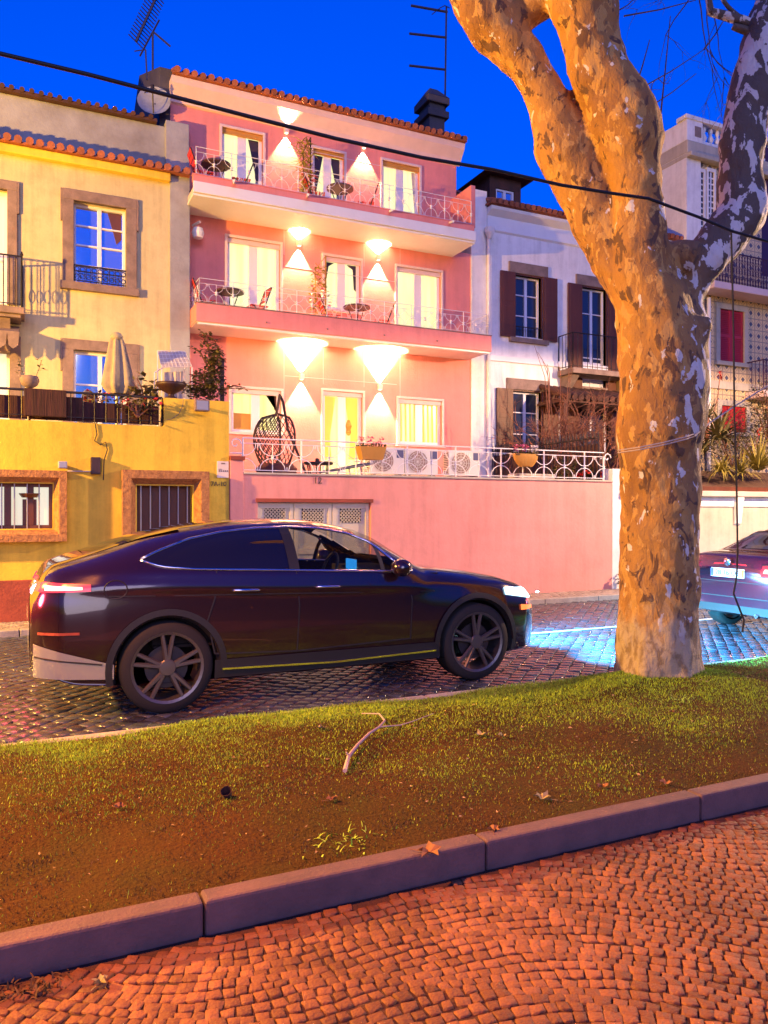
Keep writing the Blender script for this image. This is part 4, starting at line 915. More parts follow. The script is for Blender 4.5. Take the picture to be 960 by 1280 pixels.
E = P_(193, 466, 12.7); s.bar(D, E, .01); s.bar(E, Vector((E.x, E.y, fz)), .01); s.build('wire_frame', 'wiron', t)
s = MB(); s.grid(lambda u, v: D.lerp(C_, .12 + u * .7) + Vector((0, .12 + .015 * math.sin(u * 20), -.05 - v * .5)), 16, 4); s.build('hanging_sheet', 'gauze', t)
t = thing('urn_planter', 'dark shallow urn planter on the yellow pillar under the wire canopy', 'planter', (ax(214, 12.2), 12.2, zp)); L = t.location
h = az(214, 479, 12.2) - zp
s = MB(); s.lathe([(.10, 0), (.10, .03), (.045, .06), (.05, h * .35), (.17, h * .6), (.22, h * .82), (.235, h), (.21, h), (.15, h * .7)], L, 20); s.build('bowl', 'darkbox', t, smooth=True)
t = thing('hanging_pot', 'brown basket pot with two thin plants on the yellow facade', 'pot', (ax(37, 13.0), 13.0, az(37, 477, 13.0))); L = t.location
s = MB(); s.lathe([(.04, -.10), (.11, -.06), (.14, .02), (.12, .08), (.02, .10)], L, 14); s.build('basket', 'stone_s', t, smooth=True)
s = MB()
for dx in (-.12, .13):
    s.tube([L + Vector((dx * .6, 0, .05)), L + Vector((dx, 0, .2)), L + Vector((dx * 1.3, 0, .34))], .006, 4)
    for _ in range(9): leaf(s, L + Vector((dx * 1.2 + rng.uniform(-.04, .04), rng.uniform(-.03, .03), rng.uniform(.1, .36))), rdir(-.2, .7), .08, .028)
s.build('plants', 'leafg', t)
s = MB(); s.tube([L + Vector((0, .0, -.1)), Vector((L.x, L.y, fz))], .018, 6); s.build('stand', 'iron', t)
for px, py, rad, mm, lb, fl in ((183, 492, (.30, .2, .30), 'leafo', 'broad leaved potted plant right of the closed parasol', None), (122, 499, (.22, .15, .16), 'leafg', 'small plant with red flowers left of the closed parasol', 'flred'), (172, 508, (.35, .12, .16), 'leafg', 'trailing red flowered plant spilling through the terrace railing', 'flred')):
    y = 12.55 if py < 505 else 11.93
    shrub('potted_plant', lb, 'plant', (ax(px, y), y, az(px, py, y)), rad, 120, mm, .15 if fl is None else .07, .055 if fl is None else .03, True, fl, 10)
# bush climbing at the house corner with dark post
t = thing('climbing_bush', 'tall straggly climbing bush with dark post on the yellow pillar end', 'bush', (ax(262, 12.4), 12.4, zp)); L = t.location
s = MB(); cloud(s, P_(260, 482, 12.4), (.33, .2, .28), 700, .085, .03); cloud(s, P_(268, 455, 12.4), (.17, .16, .32), 420, .085, .03); cloud(s, P_(262, 430, 12.4), (.16, .12, .22), 90, .08, .03); cloud(s, P_(240, 488, 12.4), (.2, .15, .14), 120, .08, .03)
tr = [[P_(262, 500, 12.4), P_(266, 460, 12.4), P_(258, 424, 12.4), P_(252, 414, 12.4)], [P_(266, 470, 12.4), P_(250, 440, 12.4), P_(238, 434, 12.4)], [P_(266, 490, 12.4), P_(250, 466, 12.4), P_(240, 468, 12.4)], [P_(266, 460, 12.4), P_(274, 440, 12.4), P_(268, 425, 12.4)], [P_(277, 488, 12.3), P_(292, 482, 12.2), P_(306, 484, 12.2)]]
for q in tr:
    for i in range(len(q) - 1):
        for k in range(16): leaf(s, q[i].lerp(q[i + 1], k / 16) + Vector((rng.uniform(-.04, .04), rng.uniform(-.04, .04), rng.uniform(-.04, .04))), rdir(-.5, .8), .07, .025)
s.build('foliage', 'leafo', t)
s = MB(); [s.tube(q, [.016] * (len(q) - 1) + [.004], 5) for q in tr]; s.build('stems', 'vine', t)
s = MB(); x = ax(277.5, 12.4); s.box(x - .03, x + .03, 12.37, 12.43, zp, az(277, 450, 12.4)); s.build('post', 'darkbox', t)

# ------------------------------------------------------------------ garden of the white house: bare thicket, planted bed on the right
def bare(label, base, rad, n, name='bare_shrub', seed=3, lean=0):
    r_ = random.Random(seed); t = thing(name, label, 'shrub', base); s = MB(); B0 = Vector(base)
    def grow(p, d, ln, r0, dep):
        pts = [p]; q = p; v = d.copy()
        for k in range(4):
            v = (v + Vector((r_.uniform(-.35, .35), r_.uniform(-.35, .35), r_.uniform(-.15, .18)))).normalized(); q = q + v * ln / 4; pts.append(q)
        s.tube(pts, [r0, r0 * .85, r0 * .7, r0 * .6, r0 * .4], 4, cap=False)
        if dep:
            for k in range(r_.choice((2, 3, 3))):
                i = r_.choice((1, 2, 3, 4)); w_ = (v + Vector((r_.uniform(-1, 1), r_.uniform(-1, 1), r_.uniform(-.6, .8)))).normalized(); grow(pts[i], w_, ln * r_.uniform(.5, .8), r0 * .55, dep - 1)
    for _ in range(n):
        a = r_.uniform(0, 6.283); grow(B0 + Vector((r_.uniform(-1, 1) * rad * .7, r_.uniform(-.4, .4) * rad, 0)), Vector((math.cos(a) * .5, math.sin(a) * .4, 1)).normalized(), r_.uniform(.8, 1.35), .03, 3)
    s.build('branches', 'vine', t); return t
bare('dense bare brown shrub thicket behind spiked fence, under the white balcony', (ax(735, 14.6), 14.6, 2.4), 1.15, 26, seed=5)
bare('tall thin bare shrub left of the thicket, before the maroon shutters', (ax(690, 14.8), 14.8, 2.3), .3, 6, seed=11)
t = thing('tall_shoots', 'few long upright bare shoots rising against the white wall', 'shrub', (ax(680, 14.9), 14.9, 2.4))
s = MB()
for px0, py0, px1, py1 in ((690, 510, 668, 432), (688, 490, 678, 450), (686, 480, 684, 455), (692, 480, 672, 440), (700, 480, 697, 452), (705, 500, 711, 460)): s.tube([P_(px0, py0 + 60, 14.9), P_((px0 + px1) / 2 + 2, (py0 + py1) / 2, 14.9), P_(px1, py1, 14.9)], [.012, .008, .004], 4)
s.build('shoots', 'vine', t)
def rosette(name, label, cat, c, n, ln, wd, mm, droop, trunk=None, zr_=(.1, 1)):
    t = thing(name, label, cat, c); s = MB()
    for _ in range(n): blade(s, Vector(c) + Vector((rng.uniform(-.06, .06), rng.uniform(-.06, .06), 0)), rdir(*zr_), ln * rng.uniform(.7, 1.2), wd, droop * rng.uniform(.6, 1.3))
    s.build('leaves', mm, t)
    if trunk: s = MB(); s.tube([Vector(c) + Vector((0, 0, -trunk)), c], .05, 6); s.build('stem', 'vine', t)
    return t
def bedpt(px, py, y): x, z = at(px, py, y); return (x, y, z)
rosette('aloe_plant', 'large drooping aloe rosette in the bed right of the tree', 'plant', bedpt(898, 550, 13.0), 90, 1.05, .04, 'leafo', 1.3)
rosette('aloe_plant', 'spiky aloe with thin upright leaves against the tree trunk', 'plant', bedpt(884, 522, 13.6), 46, .55, .028, 'leafo', .7, .8)
rosette('aloe_plant', 'small drooping aloe between large aloe and tree trunk', 'plant', bedpt(879, 565, 12.7), 60, .75, .035, 'leafo', 1.1)
rosette('grass_clump', 'yellow arching grass clump low at the wall edge under the aloe', 'plant', bedpt(903, 590, 12.35), 150, .62, .016, 'grassy', 1.6)
rosette('grass_clump', 'tall upright yellow grass clump at the right edge of photo', 'plant', bedpt(948, 588, 12.5), 170, .95, .018, 'grassy', .9, None, (.35, 1))
rosette('grass_clump', 'short yellow grass clump beside the tall upright one', 'plant', bedpt(926, 592, 12.4), 90, .6, .016, 'grassy', 1.3)
rosette('aloe_plant', 'aloe hidden behind the tall yellow grass at the right edge', 'plant', bedpt(975, 560, 13.2), 50, .7, .035, 'leafo', 1.1)
rosette('palm_plant', 'small dark arching palm just left of trunk above white pillar', 'plant', bedpt(782, 570, 12.9), 40, .6, .03, 'leafo', 1.4)
for px, py, px2, py2, lb in ((893, 522, 900, 470, 'tall thin red flower spike rising against the tiled wall'), (943, 560, 949, 540, 'short red flower spike before the dark hedge at right'), (912, 545, 914, 533, 'thin leaning flower spike below the red shutters')):
    y = 13.2; t = thing('flower_spike', lb, 'flower', bedpt(px, py, y)); s = MB(); a, b = Vector(bedpt(px, py, y)), Vector(bedpt(px2, py2, y)); s.tube([a - Vector((.15, 0, .3)), a.lerp(b, .5) + Vector((.02, 0, 0)), b], .012, 5); s.build('stalk', 'vine', t)
    s = MB(); [leaf(s, b + Vector((0, 0, rng.uniform(-.04, .12))), rdir(-.8, .6), .1, .02) for _ in range(26)]; s.build('flower_head', 'flred', t)
shrub('dark_hedge', 'dark small leaved hedge at right edge beside the red shutters', 'hedge', (ax(962, 14.4), 14.4, az(962, 515, 14.4)), (.9, .6, .95), 2600, 'leafg', .07, .025)
shrub('dark_hedge', 'low dark hedge in the bed under the lower red shutters', 'hedge', (ax(915, 14.8), 14.8, az(915, 552, 14.8)), (1.9, .5, .72), 2600, 'leafg', .07, .025)
shrub('ground_shrub', 'small bluish shrub at the foot of pink wall by the tree', 'shrub', (ax(775, 11.9), 11.8, .28), (.12, .12, .22), 90, 'leafo')
# ------------------------------------------------------------------ ground
M['sett'] = mat('granite_sett', (.060, .076, .105), .22, vary=.35, vscale=6, bump=.22, bscale=35, island=.35)
M['sett2'] = mat('pavement_stone', (.28, .112, .045), .65, vary=.34, vscale=1.4, bump=.6, bscale=40, island=.30, spec=.3)
M['sett3'] = mat('far_pavement_stone', (.36, .31, .27), .6, vary=.25, vscale=6, bump=.4, bscale=30, island=.25)
M['joint'] = mat('dark_joint_sand', (.022, .02, .02), .95, vary=.3, vscale=8, bump=.5, bscale=60)
M['joint2'] = mat('brown_joint_sand', (.10, .042, .018), .95, vary=.4, vscale=5, bump=.6, bscale=60)
M['kerbst'] = mat('kerb_granite', (.155, .088, .085), .8, c2=(.085, .055, .058), vscale=5, bump=.35, bscale=60)
M['kerbst2'] = mat('road_kerb_stone', (.42, .38, .33), .8, vary=.25, vscale=5, bump=.35, bscale=60)
M['earth'] = mat('bare_earth', (.080, .034, .008), .95, c2=(.055, .042, .008), vscale=2.2, bump=1., bscale=45, spec=.1)
M['gr_g'] = mat('green_grass_blade', (.32, .50, .025), .6, island=.45)
M['gr_d'] = mat('dry_grass_blade', (.12, .062, .014), .75, island=.45)
M['streakw'] = mat('white_light_streak', (.70, .70, .70), .6, vary=.3, vscale=9)
rg = np.random.default_rng(5)
m_ = MB(); m_.quad((-400, -400, -.06), (400, -400, -.06), (400, 400, -.06), (-400, 400, -.06)); structure(m_.build('ground', 'joint2'))
def stones(name, m, cells, top, height, gap, jit, bev):
    """cells: (cx, cy, hx, hy, ang) arrays -> bevelled stones as one sheet"""
    cx, cy, hx, hy, an = cells; n = len(cx); V = np.zeros((n, 12, 3)); ca, sa = np.cos(an), np.sin(an)
    tilt = rg.normal(0, .022, (n, 2)); dz = rg.normal(0, .0013, n)
    for k, (sx, sy) in enumerate(((-1, -1), (1, -1), (1, 1), (-1, 1))):
        jx = rg.normal(0, jit, n); jy = rg.normal(0, jit, n)
        for lv, (ins, z) in enumerate(((0, -height), (0, -bev), (bev * 1.3, 0))):
            lx = sx * (hx - gap - ins) + jx; ly = sy * (hy - gap - ins) + jy
            V[:, lv * 4 + k, 0] = cx + lx * ca - ly * sa; V[:, lv * 4 + k, 1] = cy + lx * sa + ly * ca
            V[:, lv * 4 + k, 2] = top + z + dz + (lx * tilt[:, 0] + ly * tilt[:, 1] if lv else 0)
    F_ = []
    for lv in (0, 1):
        for k in range(4): l = (k + 1) % 4; F_.append((lv * 4 + k, lv * 4 + l, lv * 4 + 4 + l, lv * 4 + 4 + k))
    F_.append((8, 9, 10, 11)); F_ = np.array(F_)
    Fq = (F_[None] + (np.arange(n) * 12)[:, None, None]).reshape(-1, 4)
    return np_mesh(name, V.reshape(-1, 3), Fq, m)
Yk0, Yk1 = 2.925, 3.03       # foreground kerb
Yr0 = 5.62                    # road edge
Yr1 = 11.0
# road: diagonal setts
d = .125; u0 = np.arange(-14, 20, d); v0 = np.arange(-14, 26, d)
U, V_ = np.meshgrid(u0, v0); off = (np.round(V_ / d).astype(int) % 2) * d * .5
rj = rg.normal(0, .006, U.shape); U = U + off * .6 + rj; a45 = R(45)
X = U * math.cos(a45) - V_ * math.sin(a45); Y = U * math.sin(a45) + V_ * math.cos(a45)
X = X.ravel(); Y = Y.ravel() + 4
k = (X > -4.5) & (X < 24) & (Y > Yr0 + .06) & (Y < Yr1 - .06)
X, Y = X[k], Y[k]
xv = X * CT - Y * ST; zv = X * ST + Y * CT; k = (zv > 1.0) & (np.abs(xv) < zv * .8 + .8)
X, Y = X[k], Y[k]; n = len(X)
o = stones('road', 'sett', (X, Y, np.full(n, d / 2), np.full(n, d / 2), np.full(n, a45) + rg.normal(0, .03, n)), 0, .05, .0032, .005, .006); structure(o)
m_ = MB(); m_.quad((-40, Yr0 - .02, -.020), (120, Yr0 - .02, -.020), (120, Yr1 + .02, -.020), (-40, Yr1 + .02, -.020)); structure(m_.build('road_bed', 'joint'))
# streak of light painted as a white line, in short strips over the setts
m_ = MB(); x = 4.2
while x < 16: l = rng.uniform(.2, .5); m_.box(x, x + l, 8.26 + rng.uniform(-.006, .006), 8.34, .004, .0075); x += l + rng.uniform(.004, .02)
structure(m_.build('light_streak', 'streakw'))
# far pavement and its kerb
m_ = MB(); x = -6.
while x < 40: m_.box(x, x + 1.18, Yr1, Yr1 + .14, -.05, .075); x += 1.19
structure(m_.build('far_kerb', 'kerbst2', bevel=.012))
m_ = MB(); m_.quad((-40, Yr1 + .1, .03), (120, Yr1 + .1, .03), (120, 30, .03), (-40, 30, .03)); structure(m_.build('far_pavement_bed', 'joint'))
xs = np.arange(-4, 20, .09); ys = np.arange(Yr1 + .19, Yt + .03, .09); X, Y = np.meshgrid(xs, ys); X = (X + (np.arange(len(ys)) % 2)[:, None] * .045).ravel(); Y = Y.ravel(); n = len(X)
structure(stones('far_pavement', 'sett3', (X, Y, np.full(n, .045), np.full(n, .045), rg.normal(0, .06, n)), .06, .04, .004, .004, .008))
# foreground pavement: small stones in waving rows
d = .047; rows = np.arange(-4, 9, d); cells = [[], [], [], [], []]
for j, v in enumerate(rows):
    u = -3 + rg.uniform(0, .1)
    while u < 11:
        wd = d * rg.uniform(.82, 1.28); uc = u + wd / 2
        ph_ = uc * 2 * math.pi / 2.6; vv = v + .17 * math.sin(ph_) + .012 * math.sin(uc * 9 + j); sl_ = .17 * math.cos(ph_) * 2 * math.pi / 2.6
        ang = math.atan(sl_); cells[0].append(uc); cells[1].append(vv); cells[2].append(wd / 2 * math.cos(ang) * 1.0); cells[3].append(d / 2 * math.cos(ang) * .99); cells[4].append(ang); u += wd
c = np.array(cells); a = R(-24); X = c[0] * math.cos(a) - c[1] * math.sin(a); Y = c[0] * math.sin(a) + c[1] * math.cos(a)
xv = X * CT - Y * ST; zv = X * ST + Y * CT
k = (Y < Yk0 - .045) & (Y > -.6) & (zv > 1.1) & (np.abs(xv) < zv * .75 + .7) & (X < 9); c = c[:, k]; X = X[k]; Y = Y[k]
structure(stones('pavement', 'sett2', (X, Y, c[2], c[3], c[4] + a + rg.normal(0, .07, len(X))), 0, .03, .0011, .0032, .0028))
m_ = MB(); m_.quad((-40, -40, -.006), (60, -40, -.006), (60, Yk0 + .02, -.008), (-40, Yk0 + .02, -.008)); structure(m_.build('pavement_bed', 'joint2'))
# kerbs
kz = .122
m_ = MB(); joints = [-3.2, .52, 1.62, 2.66, 3.95, 5.3, 6.6, 8.2]; joints = [-3.6, -2.2, -.9] + [gp(px, py, kz).x for px, py in ((250, 1115), (600, 1046), (866, 990))] + [6.6, 7.9, 9.3]
for a, b in zip(joints[:-1], joints[1:]): j = rng.uniform(-.004, .004); m_.box(a + .004, b - .004, Yk0 + j, Yk1 + j, -.05, kz + rng.uniform(-.004, .004))
kb = m_.build('kerb', 'kerbst', bevel=.012); structure(kb)
m_ = MB(); x = -4.
while x < 16: m_.box(x, x + .985, Yr0 - .1, Yr0, -.06, .085 + rng.uniform(-.004, .004)); x += 1.0
structure(m_.build('road_kerb', 'kerbst2', bevel=.012))
# grass strip surface with a soft mound round the tree
TX, TY = pt(822, 845, 6.95).x, pt(822, 845, 6.95).y
def gz_(x, y):
    t = np.clip((y - Yk1) / (Yr0 - .1 - Yk1), 0, 1)
    z = .105 + .035 * np.sin(t * np.pi) - .015 * t + .012 * np.sin(x * 2.3 + y * 3) + .008 * np.sin(x * 5.1 - y * 4.2)
    r2 = (x - TX) ** 2 + (y - TY) ** 2
    return z + .07 * np.exp(-r2 / .5) * np.clip((Yr0 - .12 - y) * 5, 0, 1)
nx, ny = 150, 44; gx = np.linspace(-4, 11, nx); gy = np.linspace(Yk1 - .01, Yr0 - .09, ny); GX, GY = np.meshgrid(gx, gy, indexing='ij'); GZ = gz_(GX, GY) + rg.normal(0, .003, GX.shape)
Vg = np.stack([GX, GY, GZ], -1).reshape(-1, 3); idx = np.arange(nx * ny).reshape(nx, ny); Fg = np.stack([idx[:-1, :-1], idx[1:, :-1], idx[1:, 1:], idx[:-1, 1:]], -1).reshape(-1, 4)
structure(np_mesh('grass_strip', Vg, Fg, 'earth'))
def vnoise(x, y, s, seed):
    return np.array([mnoise.noise(Vector((a * s, b * s, seed))) for a, b in zip(x, y)])
def grass(name, m, N, dens, hmin, hmax, wd, label, lean=.5):
    x = rg.uniform(-3.2, 9.8, N); y = rg.uniform(Yk1 + .02, Yr0 - .06, N)
    xv = x * CT - y * ST; zv = x * ST + y * CT; k = (np.abs(xv) < zv * .62 + .6) & (zv > 1.4); x, y = x[k], y[k]
    p = dens(x, y); k = rg.uniform(0, 1, len(x)) < p; x, y = x[k], y[k]; n = len(x)
    z = gz_(x, y); h = rg.uniform(hmin, hmax, n) * (.6 + .4 * p[k]); a = rg.uniform(0, 2 * np.pi, n); b = rg.uniform(0, 2 * np.pi, n); ln = rg.uniform(.1, 1, n) * lean * h
    V = np.zeros((n, 4, 3)); w_ = wd * rg.uniform(.6, 1.3, n)
    V[:, 0] = np.stack([x + np.cos(a) * w_, y + np.sin(a) * w_, z - .004], -1); V[:, 1] = np.stack([x - np.cos(a) * w_, y - np.sin(a) * w_, z - .004], -1)
    V[:, 2] = np.stack([x - np.cos(a) * w_ * .7 + np.cos(b) * ln * .45, y - np.sin(a) * w_ * .7 + np.sin(b) * ln * .45, z + h * .62], -1)
    V[:, 3] = np.stack([x + np.cos(b) * ln, y + np.sin(b) * ln, z + h], -1)
    o = np_mesh(name, V.reshape(-1, 3), np.arange(n * 4).reshape(-1, 4), m); tag(o, label, 'grass', None, 'stuff'); return o
def d_green(x, y):
    t = (y - Yk1) / (Yr0 - Yk1); nz = vnoise(x, y, 1.6, 3.); n2 = vnoise(x, y, 5., 9.)
    e = np.clip((t - .62 + .20 * nz + .10 * n2 + .03 * (x - 2.)) * 3.2, 0, 1); e = np.maximum(e, np.clip((t - .05) * .55 + .30 * nz + .04 * (x - 2), .03, .6))
    r2 = (x - TX + .1) ** 2 + (y - TY + .35) ** 2
    return np.clip(np.maximum(e, 1.1 * np.exp(-r2 / .5) * (.6 + n2)), 0, 1) * np.where(x > TX + .5, .25, 1)
def d_dry(x, y):
    nz = vnoise(x, y, 1.9, 6.); n2 = vnoise(x, y, 6., 1.); return np.clip(.45 + .7 * nz + .5 * n2, .06, 1)
grass('grass', 'gr_g', 560000, d_green, .006, .025, .0017, 'lush green grass along the road side of the strip', .9)
grass('dry_grass', 'gr_d', 260000, d_dry, .006, .016, .0019, 'short dry brown grass over bare earth', 1.2)
def gz1(x, y): return float(gz_(np.array(x), np.array(y)))

nl = 700; x = rg.uniform(-2.5, 8.5, nl); y = rg.uniform(Yk1 + .05, Yr0 - .15, nl); z = gz_(x, y) + rg.uniform(.006, .018, nl); V = np.zeros((nl, 4, 3)); a = rg.uniform(0, 6.28, nl); sz = rg.uniform(.004, .016, nl)
for k in range(4): V[:, k] = np.stack([x + np.cos(a + k * 1.57) * sz * (1 if k % 2 else .45), y + np.sin(a + k * 1.57) * sz * (1 if k % 2 else .45), z + rg.uniform(-.003, .005, nl)], -1)
M['crumbs'] = mat('leaf_crumbs', (.34, .22, .10), .8, island=.6)
tag(np_mesh('leaf_litter', V.reshape(-1, 3), np.arange(nl * 4).reshape(-1, 4), 'crumbs'), 'tiny scattered leaf crumbs and bark bits over the grass', 'litter', None, 'stuff')
# litter on the grass: branch, cup, leaves, weeds
def on_g(px, py, z=.12):
    p = gp(px, py, z); return gp(px, py, gz1(p.x, p.y))
t = thing('fallen_branch', 'pale bare fallen branch with a bent tip lying on the grass', 'branch', on_g(432, 970)); s = MB()
q = [on_g(a, b) + Vector((0, 0, h)) for a, b, h in ((431, 970, .03), (436, 955, .045), (448, 938, .04), (462, 926, .05), (474, 918, .05), (481, 910, .05), (474, 901, .05), (452, 897, .03))]
s.tube(q, [.013, .012, .010, .009, .008, .007, .005, .003], 6); s.tube([q[1], q[1] + Vector((-.02, -.01, .03))], [.009, .004], 5); s.tube([q[4], on_g(500, 912) + Vector((0, 0, .03)), on_g(516, 907) + Vector((0, 0, .03)), on_g(542, 897) + Vector((0, 0, .03))], [.005, .004, .003, .002], 5); s.build('branch', 'rope', t)
t = thing('paper_cup', 'small dark open cup lying tilted on the bare earth', 'cup', on_g(284, 997)); L = t.location; s = MB(); c = MB()
c.lathe([(.022, -.03), (.034, .03), (.032, .03), (.02, -.02)], (0, 0, 0), 16); rot = Vector((-.35, -.5, .8)).to_track_quat('Z', 'Y')
s.add([L + Vector((0, 0, .02)) + rot @ Vector(v) * .85 for v in c.v], c.f); s.build('cup', 'reed', t)
M['deadleaf'] = mat('dead_leaf', (.34, .15, .05), .8, vary=.3, vscale=20)
M['deadleaf2'] = mat('pale_dead_leaf', (.40, .34, .14), .8, vary=.3, vscale=20)
lv = [(537, 1068, 'dead plane leaf lying on the near kerb edge', .06), (150, 1012, 'tiny dead leaf at left on bare earth', .03), (415, 1002, 'curled dark dead leaf right of the cup', .035), (617, 1040, 'flat orange dead leaf near the kerb, centre of strip', .035), (402, 912, 'pale leaf sprig left of the fallen branch', .045),
      (600, 920, 'pale yellow leaf cluster right of the fallen branch', .05), (628, 922, 'single pale leaf just beside the yellow leaf cluster', .03), (832, 982, 'dead leaf on the kerb side right below the tree', .035), (678, 1000, 'pale crumpled leaf clump near kerb at centre right', .05), (753, 986, 'dark dead leaf between crumpled clump and tree', .035), (841, 892, 'dead leaf at the foot of the tree', .03), (125, 1232, 'yellow leaf on the pavement under the kerb at left', .03), (940, 1037, 'tiny brown leaf by the kerb bottom at far right', .02)]
for i, (px, py, lb, r_) in enumerate(lv):
    p = on_g(px, py) if i != 0 else gp(537, 1068, kz)
    if py > 1100 or i == 12: p = gp(px, py, .0)
    t = thing('dead_leaf', lb, 'leaf', p, 'dead leaves lying about'); s = MB(); a0 = rng.uniform(0, 6.28); n = 15
    pts = []
    for k in range(n): rr_ = r_ * (1 if k % 3 == 0 else .55 if k % 3 == 1 else .7) * rng.uniform(.85, 1.15); a = a0 + k * 6.283 / n; pts.append(p + Vector((math.cos(a) * rr_, math.sin(a) * rr_, .012 + rng.uniform(0, .022))))
    s.add([p + Vector((0, 0, .008))] + pts, [(0, k + 1, (k + 1) % n + 1) for k in range(n)]); s.tube([p + Vector((0, 0, .01)), p + Vector((math.cos(a0) * r_ * 1.6, math.sin(a0) * r_ * 1.6, .012))], .0018, 4)
    s.build('blade', 'deadleaf2' if ('pale' in lb or 'yellow' in lb) else 'deadleaf', t)
for px, py, lb in ((440, 1052, 'low green weed patch near the kerb at centre'), (30, 1238, 'dry weed tuft at the kerb foot in left corner'), (855, 875, 'grass tuft with upright blades at the tree base')):
    p = on_g(px, py) if py < 1100 else gp(px, py, 0); t = thing('weed', lb, 'weed', p); s = MB()
    for _ in range(90): q = p + Vector((rng.gauss(0, .09), rng.gauss(0, .03 if py > 1100 else .06), 0)); blade(s, q, rdir(.1, 1), rng.uniform(.02, .045), .003, 1., 3)
    s.build('leaves', 'gr_d' if py > 1100 else 'gr_g', t)

# ------------------------------------------------------------------ plane tree
bark = bpy.data.materials.new('plane_bark'); bark.use_nodes = True; nt = bark.node_tree; b = nt.nodes['Principled BSDF']; b.inputs['Roughness'].default_value = .75
tc = nd(nt, 'ShaderNodeTexCoord'); mp = nd(nt, 'ShaderNodeMapping'); mp.inputs['Scale'].default_value = (1, 1, .55); nt.links.new(tc.outputs['Object'], mp.inputs[0])
def nz(scale, detail=5, rough=.55, dist=.6, off=0):
    n = nd(nt, 'ShaderNodeTexNoise', Scale=scale, Detail=float(detail), Roughness=rough, Distortion=dist); m2 = nd(nt, 'ShaderNodeVectorMath', operation='ADD'); m2.inputs[1].default_value = (off, off * 1.7, off * .6)
    nt.links.new(mp.outputs[0], m2.inputs[0]); nt.links.new(m2.outputs[0], n.inputs['Vector']); return n.outputs['Fac']
def step(f, lo, w_=.012):
    r = nd(nt, 'ShaderNodeMapRange'); r.inputs[1].default_value = lo; r.inputs[2].default_value = lo + w_; nt.links.new(f, r.inputs[0]); return r.outputs[0]
def mixc(f, a, b_):
    m = nd(nt, 'ShaderNodeMix', data_type='RGBA'); nt.links.new(f, m.inputs['Factor'])
    for s_, v in (('A', a), ('B', b_)):
        if isinstance(v, tuple): m.inputs[s_].default_value = (*v, 1)
        else: nt.links.new(v, m.inputs[s_])
    return m.outputs['Result']
c0 = mixc(step(nz(1.6, 3), .42, .2), (.43, .215, .05), (.29, .135, .038))
c1 = mixc(step(nz(9., 5, .55, .5, 3), .54), c0, (.54, .30, .08))
c2_ = mixc(step(nz(7.5, 6, .6, .8, 7), .565, .03), c1, (.13, .062, .028))
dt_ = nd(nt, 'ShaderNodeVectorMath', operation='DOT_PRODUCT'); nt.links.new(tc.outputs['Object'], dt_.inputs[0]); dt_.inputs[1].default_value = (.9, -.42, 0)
side_ = nd(nt, 'ShaderNodeMapRange'); side_.inputs[1].default_value = -.1; side_.inputs[2].default_value = .45; side_.inputs[3].default_value = -.035; side_.inputs[4].default_value = .075; nt.links.new(dt_.outputs['Value'], side_.inputs[0])  # pale bark patches spread to the right, cool side light painted in
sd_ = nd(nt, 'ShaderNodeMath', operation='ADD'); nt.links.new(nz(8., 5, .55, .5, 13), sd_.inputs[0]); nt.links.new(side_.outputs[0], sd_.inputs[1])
right_shade = nd(nt, 'ShaderNodeMapRange'); right_shade.inputs[1].default_value = .02; right_shade.inputs[2].default_value = .5; nt.links.new(dt_.outputs['Value'], right_shade.inputs[0])
c2s = mixc(right_shade.outputs[0], c2_, (.115, .085, .065))  # right side greyed, shade away from the lamp painted into the bark
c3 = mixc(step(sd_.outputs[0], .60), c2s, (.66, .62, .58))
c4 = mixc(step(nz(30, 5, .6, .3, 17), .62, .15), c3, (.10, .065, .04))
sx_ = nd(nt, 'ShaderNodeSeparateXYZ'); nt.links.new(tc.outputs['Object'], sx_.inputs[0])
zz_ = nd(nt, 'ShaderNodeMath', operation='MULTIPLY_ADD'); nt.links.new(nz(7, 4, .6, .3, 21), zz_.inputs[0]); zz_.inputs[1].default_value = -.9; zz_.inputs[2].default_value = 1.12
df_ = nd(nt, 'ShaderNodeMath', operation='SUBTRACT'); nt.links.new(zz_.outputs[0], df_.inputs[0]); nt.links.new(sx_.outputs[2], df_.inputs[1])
lit_base = mixc(step(nz(13, 5, .6, .3, 29), .48, .12), (.44, .34, .20), (.26, .18, .09))  # paler trunk foot, light falling on the base painted into the bark
c6 = mixc(step(df_.outputs[0], 0., .25), c4, lit_base)
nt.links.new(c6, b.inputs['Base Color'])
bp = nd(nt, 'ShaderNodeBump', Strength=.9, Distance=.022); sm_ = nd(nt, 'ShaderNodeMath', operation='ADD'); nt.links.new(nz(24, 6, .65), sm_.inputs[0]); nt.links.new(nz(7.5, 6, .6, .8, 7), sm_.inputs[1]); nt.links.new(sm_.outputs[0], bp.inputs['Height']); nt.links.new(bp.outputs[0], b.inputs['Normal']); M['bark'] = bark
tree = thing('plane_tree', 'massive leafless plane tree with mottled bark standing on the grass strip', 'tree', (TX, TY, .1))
CZ = 6.95
